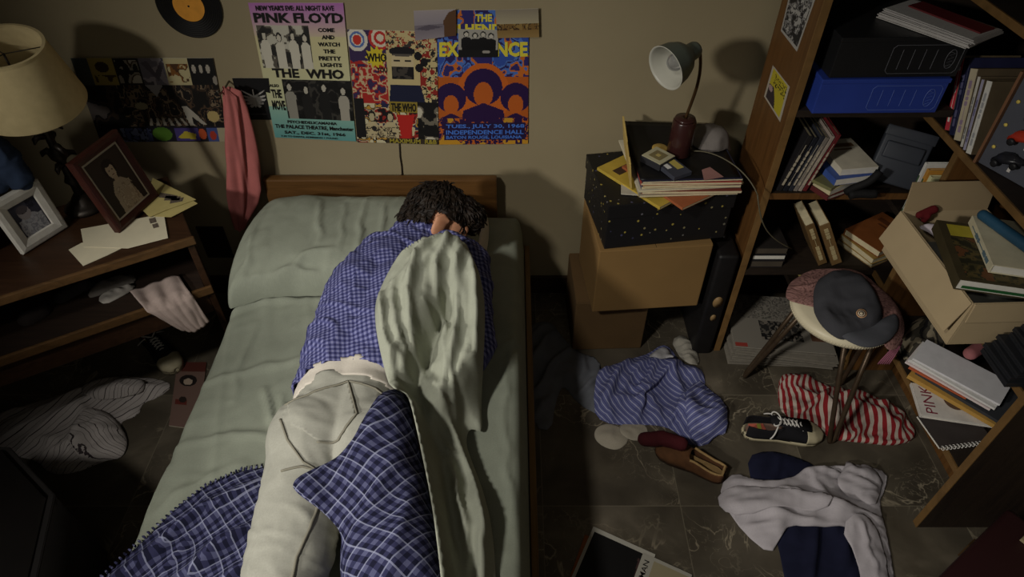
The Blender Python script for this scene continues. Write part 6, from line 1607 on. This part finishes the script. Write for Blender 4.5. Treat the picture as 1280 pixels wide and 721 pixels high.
cloth('collar', atp([(1048, 596), (1058, 580), (1066, 562), (1075, 580), (1086, 568), (1110, 588), (1106, 610), (1098, 626), (1078, 616), (1060, 612)], .06), gsw, h=.02, fa=.03, lam=.06, seed=58, step=.006, under=[gs], edge=0.020, parent=gs, drape=1, smooth_outline=1, sim=dict(k=(1.389, 1.120), crinkle=.009))
cloth('sleeve', atp([(1052, 655), (1072, 640), (1094, 648), (1108, 672), (1122, 750), (1088, 750), (1074, 690)], .05), gsw, h=.006, fa=.015, lam=.08, seed=59, step=.007, under=[gs, nj], edge=0.020, ang=1.3, stretch=.006, parent=gs, drape=2, smooth_outline=1, sim=dict(k=(1.292, 1.048), crinkle=.009))
cloth('sleeve', atp([(904, 628), (900, 607), (930, 600), (985, 612), (1040, 622), (1030, 640), (980, 632), (930, 640)], .05), gsw, h=.006, fa=.015, lam=.08, seed=60, step=.007, under=[gs], edge=0.020, ang=-.2, stretch=.006, parent=gs, drape=2, smooth_outline=1, sim=dict(k=(1.292, 1.036), crinkle=.009))

# ================================================================ shoes
TS = np.array([0, .04, .12, .25, .42, .6, .75, .88, .96, 1.0]); TW = np.array([.010, .024, .031, .032, .031, .038, .043, .039, .025, .006])
def sole_outline(L, k=1.0, n=40):
    s = (1 - np.cos(np.linspace(0, PI, n))) / 2; w_ = np.interp(s, TS, TW) * k
    return [(a * L, -b) for a, b in zip(s, w_)] + [(a * L, b) for a, b in zip(s[::-1][1:-1], w_[::-1][1:-1])]
def upper_mesh(L, hz, s0, s1, open_to, z0=.02, k=.96, n=26, m_=12):
    vs, fs = [], []; S = np.linspace(s0, s1, n)
    for s in S:
        w_ = np.interp(s, TS, TW) * k; h = np.interp(s, hz[0], hz[1])
        for j in range(m_ + 1):
            q = j / m_ * 2 - 1
            if s < open_to:
                a = abs(q); side = -1 if q < 0 else 1
                kk = (1 - a) * 1.0; y = side * w_ * (1 - .16 * kk); z = z0 + (h - z0) * min(1, kk * 1.35)
                if a < .26: y = side * w_ * .84; z = h
            else:
                a = q * PI / 2; y = w_ * math.copysign(abs(math.sin(a)) ** .75, q); z = z0 + (h - z0) * max(0, math.cos(a)) ** .6
            vs.append((s * L, y, z))
    for i in range(n - 1):
        for j in range(m_):
            if S[i] < open_to and j in (m_ // 2 - 1, m_ // 2): continue
            if S[i] < open_to and abs((j + .5) / m_ * 2 - 1) < .25: continue
            b = i * (m_ + 1) + j; fs.append((b, b + 1, b + m_ + 2, b + m_ + 1))
    return vs, fs
def put(name, vs, fs, m, parent, M, th=.003):
    o = raw(name, [tuple(M @ Vector(v)) for v in vs], fs, m, parent, True)
    md = o.modifiers.new('t', 'SOLIDIFY'); md.thickness = th; md.offset = -1; return o
canvas = plain_fabric('black canvas', (30, 29, 32), .1); rubber = mat('cream rubber', (170, 160, 132), .6, .08, 30); lace_m = plain_fabric('white lace', (206, 202, 196), .03)
def sneaker(label, M, L=.272):
    g = thing('canvas_shoe', label, 'shoe', M.translation)
    obj('sole', prism(sole_outline(L, 1.04), .0005, .026, .003), rubber, g, True, M)
    hz = ([0, .08, .3, .44, .6, .74, .9, 1.0], [.070, .072, .062, .078, .070, .056, .046, .032])
    vs, fs = upper_mesh(L, hz, .03, .80, .44); u = put('upper', vs, fs, canvas, g, M)
    vs, fs = upper_mesh(L, ([.7, .85, 1.0], [.058, .052, .030]), .76, .995, 0, .018, 1.0, 14); put('toe_cap', vs, fs, rubber, g, M)
    obj('insole', prism(sole_outline(L * .9, .80), .028, .031), cv((120, 96, 84)), g, False, M @ Matrix.Translation((.01, 0, 0)))
    obj('heel_patch', prism([(-.001, -.018), (.05, -.022), (.055, .0), (.05, .022), (-.001, .018)], .0315, .034), cv((186, 96, 78)), g, False, M @ Matrix.Translation((.022, 0, 0)))
    obj('heel_patch', prism([(-.001, -.018), (.012, -.02), (.012, .02), (-.001, .018)], .0342, .036), cv((160, 160, 70)), g, False, M @ Matrix.Translation((.05, 0, 0)))
    tg = prism([(-.03, -.02), (.11, -.026), (.115, 0), (.11, .026), (-.03, .02)], 0, .004, .001); obj('tongue', tg, canvas, u, True, M @ Matrix.Translation((.40 * L, 0, .083)) @ Matrix.Rotation(R(10), 4, 'Y'))
    bm = bmesh.new()
    for i in range(6):
        s = .44 + i * .052; x_ = s * L; z_ = float(np.interp(s, hz[0], hz[1])) + .0045
        for sg in (-1, 1): tube_pts(bm, bez((x_, -.019 * sg, z_ - .004), (x_ + .004, -.008 * sg, z_ + .005), (x_ + .010, .008 * sg, z_ + .005), (x_ + .014, .019 * sg, z_ - .004), 6), .0027, 6)
    x_ = .43 * L
    for sg in (-1, 1):
        tube_pts(bm, bez((x_, 0, .086), (x_ - .01, .03 * sg, .11), (x_ - .035, .04 * sg, .09), (x_ - .03, .012 * sg, .088), 10), .0026, 6)
        tube_pts(bm, bez((x_, 0, .087), (x_ - .02, .02 * sg, .09), (x_ - .02, .045 * sg, .07), (x_ - .04, .052 * sg, .05), 8), .0026, 6)
    obj('laces', bm, lace_m, u, True, M); return g
hl, te = at(926, 541, z=0), at(1028, 547, z=0)
dv = te - hl; sneaker('black canvas shoe with white laces, toe against the stool leg', Matrix.Translation((hl.x, hl.y, 0)) @ Matrix.Rotation(math.atan2(dv.y, dv.x), 4, 'Z') @ Matrix.Rotation(R(0), 4, 'X'))
hl, te = at(168, 424, z=.02), at(214, 478, z=.02); dv = te - hl
sneaker('black canvas shoe in the shadow between desk and bed', Matrix.Translation((te.x - dv.normalized().x * .272, te.y + .06 - dv.normalized().y * .272, 0)) @ Matrix.Rotation(math.atan2(dv.y, dv.x), 4, 'Z'))
# slipper with a maroon sock stuffed in
a, b = at(905, 600, z=0), at(824, 562, z=0); dv = b - a
Ms = Matrix.Translation((a.x, a.y, 0)) @ Matrix.Rotation(math.atan2(dv.y, dv.x), 4, 'Z'); g = thing('slipper', 'brown suede slipper with cream lining on the floor', 'slipper', Ms.translation)
suede = mat('brown suede', (84, 54, 30), .9, .2, 40); wool = mat('cream fleece', (140, 114, 74), .95, .15, 80, .4, 150); L = .24
obj('sole', prism(sole_outline(L, .98), .0005, .014, .002), cv((60, 44, 34)), g, True, Ms)
vs, fs = upper_mesh(L, ([0, .2, .45, .6, .8, 1], [.05, .046, .060, .062, .054, .026]), .03, .985, .50, .012); put('upper', vs, fs, suede, g, Ms, .004)
bm = bmesh.new(); rim = [(s * L, -np.interp(s, TS, TW) * .80, float(np.interp(s, [0, .2, .45, .6], [.05, .046, .060, .062]))) for s in np.linspace(.5, .05, 12)]; rim += [(x_, -y_, z_) for x_, y_, z_ in rim[::-1]]; tube_pts(bm, rim, .0045, 8); obj('fleece_rim', bm, wool, g, True, Ms)
obj('insole', prism(sole_outline(L * .93, .80), .0145, .02), wool, g, False, Ms @ Matrix.Translation((.008, 0, 0)))
mb = blob([('c', Ms @ Vector((.165, .004, .094)), .024, Ms @ Vector((.225, .012, .088)), .025), ('c', Ms @ Vector((.225, .012, .088)), .025, Ms @ Vector((.270, .010, .045)), .025), ('c', Ms @ Vector((.270, .010, .045)), .025, Ms @ Vector((.282, .004, .028)), .025)], .005, 3, wrinkle(.006, .03, 4))
o = link('sock', mb, plain_fabric('maroon wool', (66, 24, 28))); uv_planar(o); tag(o, 'maroon sock draped over the toe of the slipper', 'sock')

# ================================================================ record sleeve and page, front centre
z = .0005
P = [(710, 724), (734, 668), (752, 676), (730, 735), (700, 760)]
o = obj('orange_folder', prism([(.155, .80), (.225, .965), (.36, .90), (.29, .735)], z, z + .004, .0008), cv((136, 78, 34))); tag(o, 'orange-brown folder under the black record sleeve in front', 'folder')
tl = Vector((.253, .99, .0065)); xd = Vector((.171, -.085, 0)).normalized(); yd = Vector((-.085, -.171, 0)).normalized(); 
r = Ras(64, 64, (190, 186, 174)); r.rect(.05, .05, .97, .97, (16, 15, 16)); r.ell(.30, .56, .05, .05, (130, 134, 140)); r.poly([(.52, .40), (.56, .44), (.56, .56), (.53, .62), (.54, .52)], (150, 130, 80)); r.poly([(.78, .1), (.82, .12), (.92, .5), (.86, .5)], (70, 50, 48)); r.blotch(.70, .55, .97, .9, [(16, 15, 16), (60, 56, 50), (18, 17, 17), (110, 104, 92)], 9, 4)
g = thing('record_sleeve', 'black record sleeve with white border on the floor in front', 'record sleeve', tl)
q = [tl, tl + xd * .20, tl + xd * .20 + yd * .31, tl + yd * .31]
sheet('cover', q, r, g); obj('card', prism([(p.x, p.y) for p in q], .0047, .0058), cv((170, 164, 150)), g)
tl2 = tl + xd * .165 + yd * .012 + Vector((0, 0, .002)); q = [tl2, tl2 + xd * .15 , tl2 + xd * .15 + yd * .25, tl2 + yd * .25]
r = Ras(48, 70, (176, 172, 160)); r.rect(.25, .05, .95, .3, (160, 150, 120)); r.blotch(.3, .3, .95, 1, [(176, 172, 160), (130, 126, 118), (176, 172, 160)], 30, 8); r.rect(.2, .04, .215, 1, (60, 58, 54))
g = thing('magazine', 'printed page lettered MAN lying on the black record sleeve', 'magazine', tl2); sheet('page', q, r, g)
obj('pages', prism([(p.x, p.y) for p in q], tl2.z - .0016, tl2.z - .0007), cv((170, 164, 150)), g)
qq = [tl2 + xd * .004 + yd * .15, tl2 + xd * .004 + yd * .012, tl2 + xd * .030 + yd * .012, tl2 + xd * .030 + yd * .15]
lettering('lettering', qq, [('Y MAN', .35, .25, .95, .85)], ink_black, g, .0006, .01)

# ================================================================ lower right corner: maroon chest with a slatted tray
ma = NT('maroon vinyl', .5, .35); ma.color(lin((44, 20, 22))); ma = ma.m
o0 = Vector((1.03, .683, 0)); M = Matrix.Translation(o0) @ Matrix.Rotation(math.atan2(.159, .235), 4, 'Z')
g = thing('trunk', 'dark maroon trunk at the bottom right corner beside the bookcase end', 'trunk', o0)
obj('trunk_body', BX(-.22, -.42, .0005, .33, 0, .27, bev=.012), ma, g, True, M); obj('lid', BX(-.222, -.422, .271, .332, .002, .35, bev=.014), ma, g, True, M)
for x_ in (-.1, .2): obj('latch', BX(x_ - .015, .0022, .24, x_ + .015, .006, .30, bev=.001), brass, g, False, M)
Mt = M @ Matrix.Translation((.255, -.06, .351)); g = thing('slatted_rack', 'small cream slatted rack lying on the maroon trunk', 'rack', Mt.translation); cr_ = mat('cream slat', (150, 136, 104), .7)
for k in range(5): obj('slat', BX(0, -.03 * k - .012, .0065, .075, -.03 * k, .012, bev=.001), cr_, g, False, Mt)
for x_ in (.004, .064): obj('runner', BX(x_, -.135, 0, x_ + .007, .0, .006, bev=.0005), cr_, g, False, Mt)
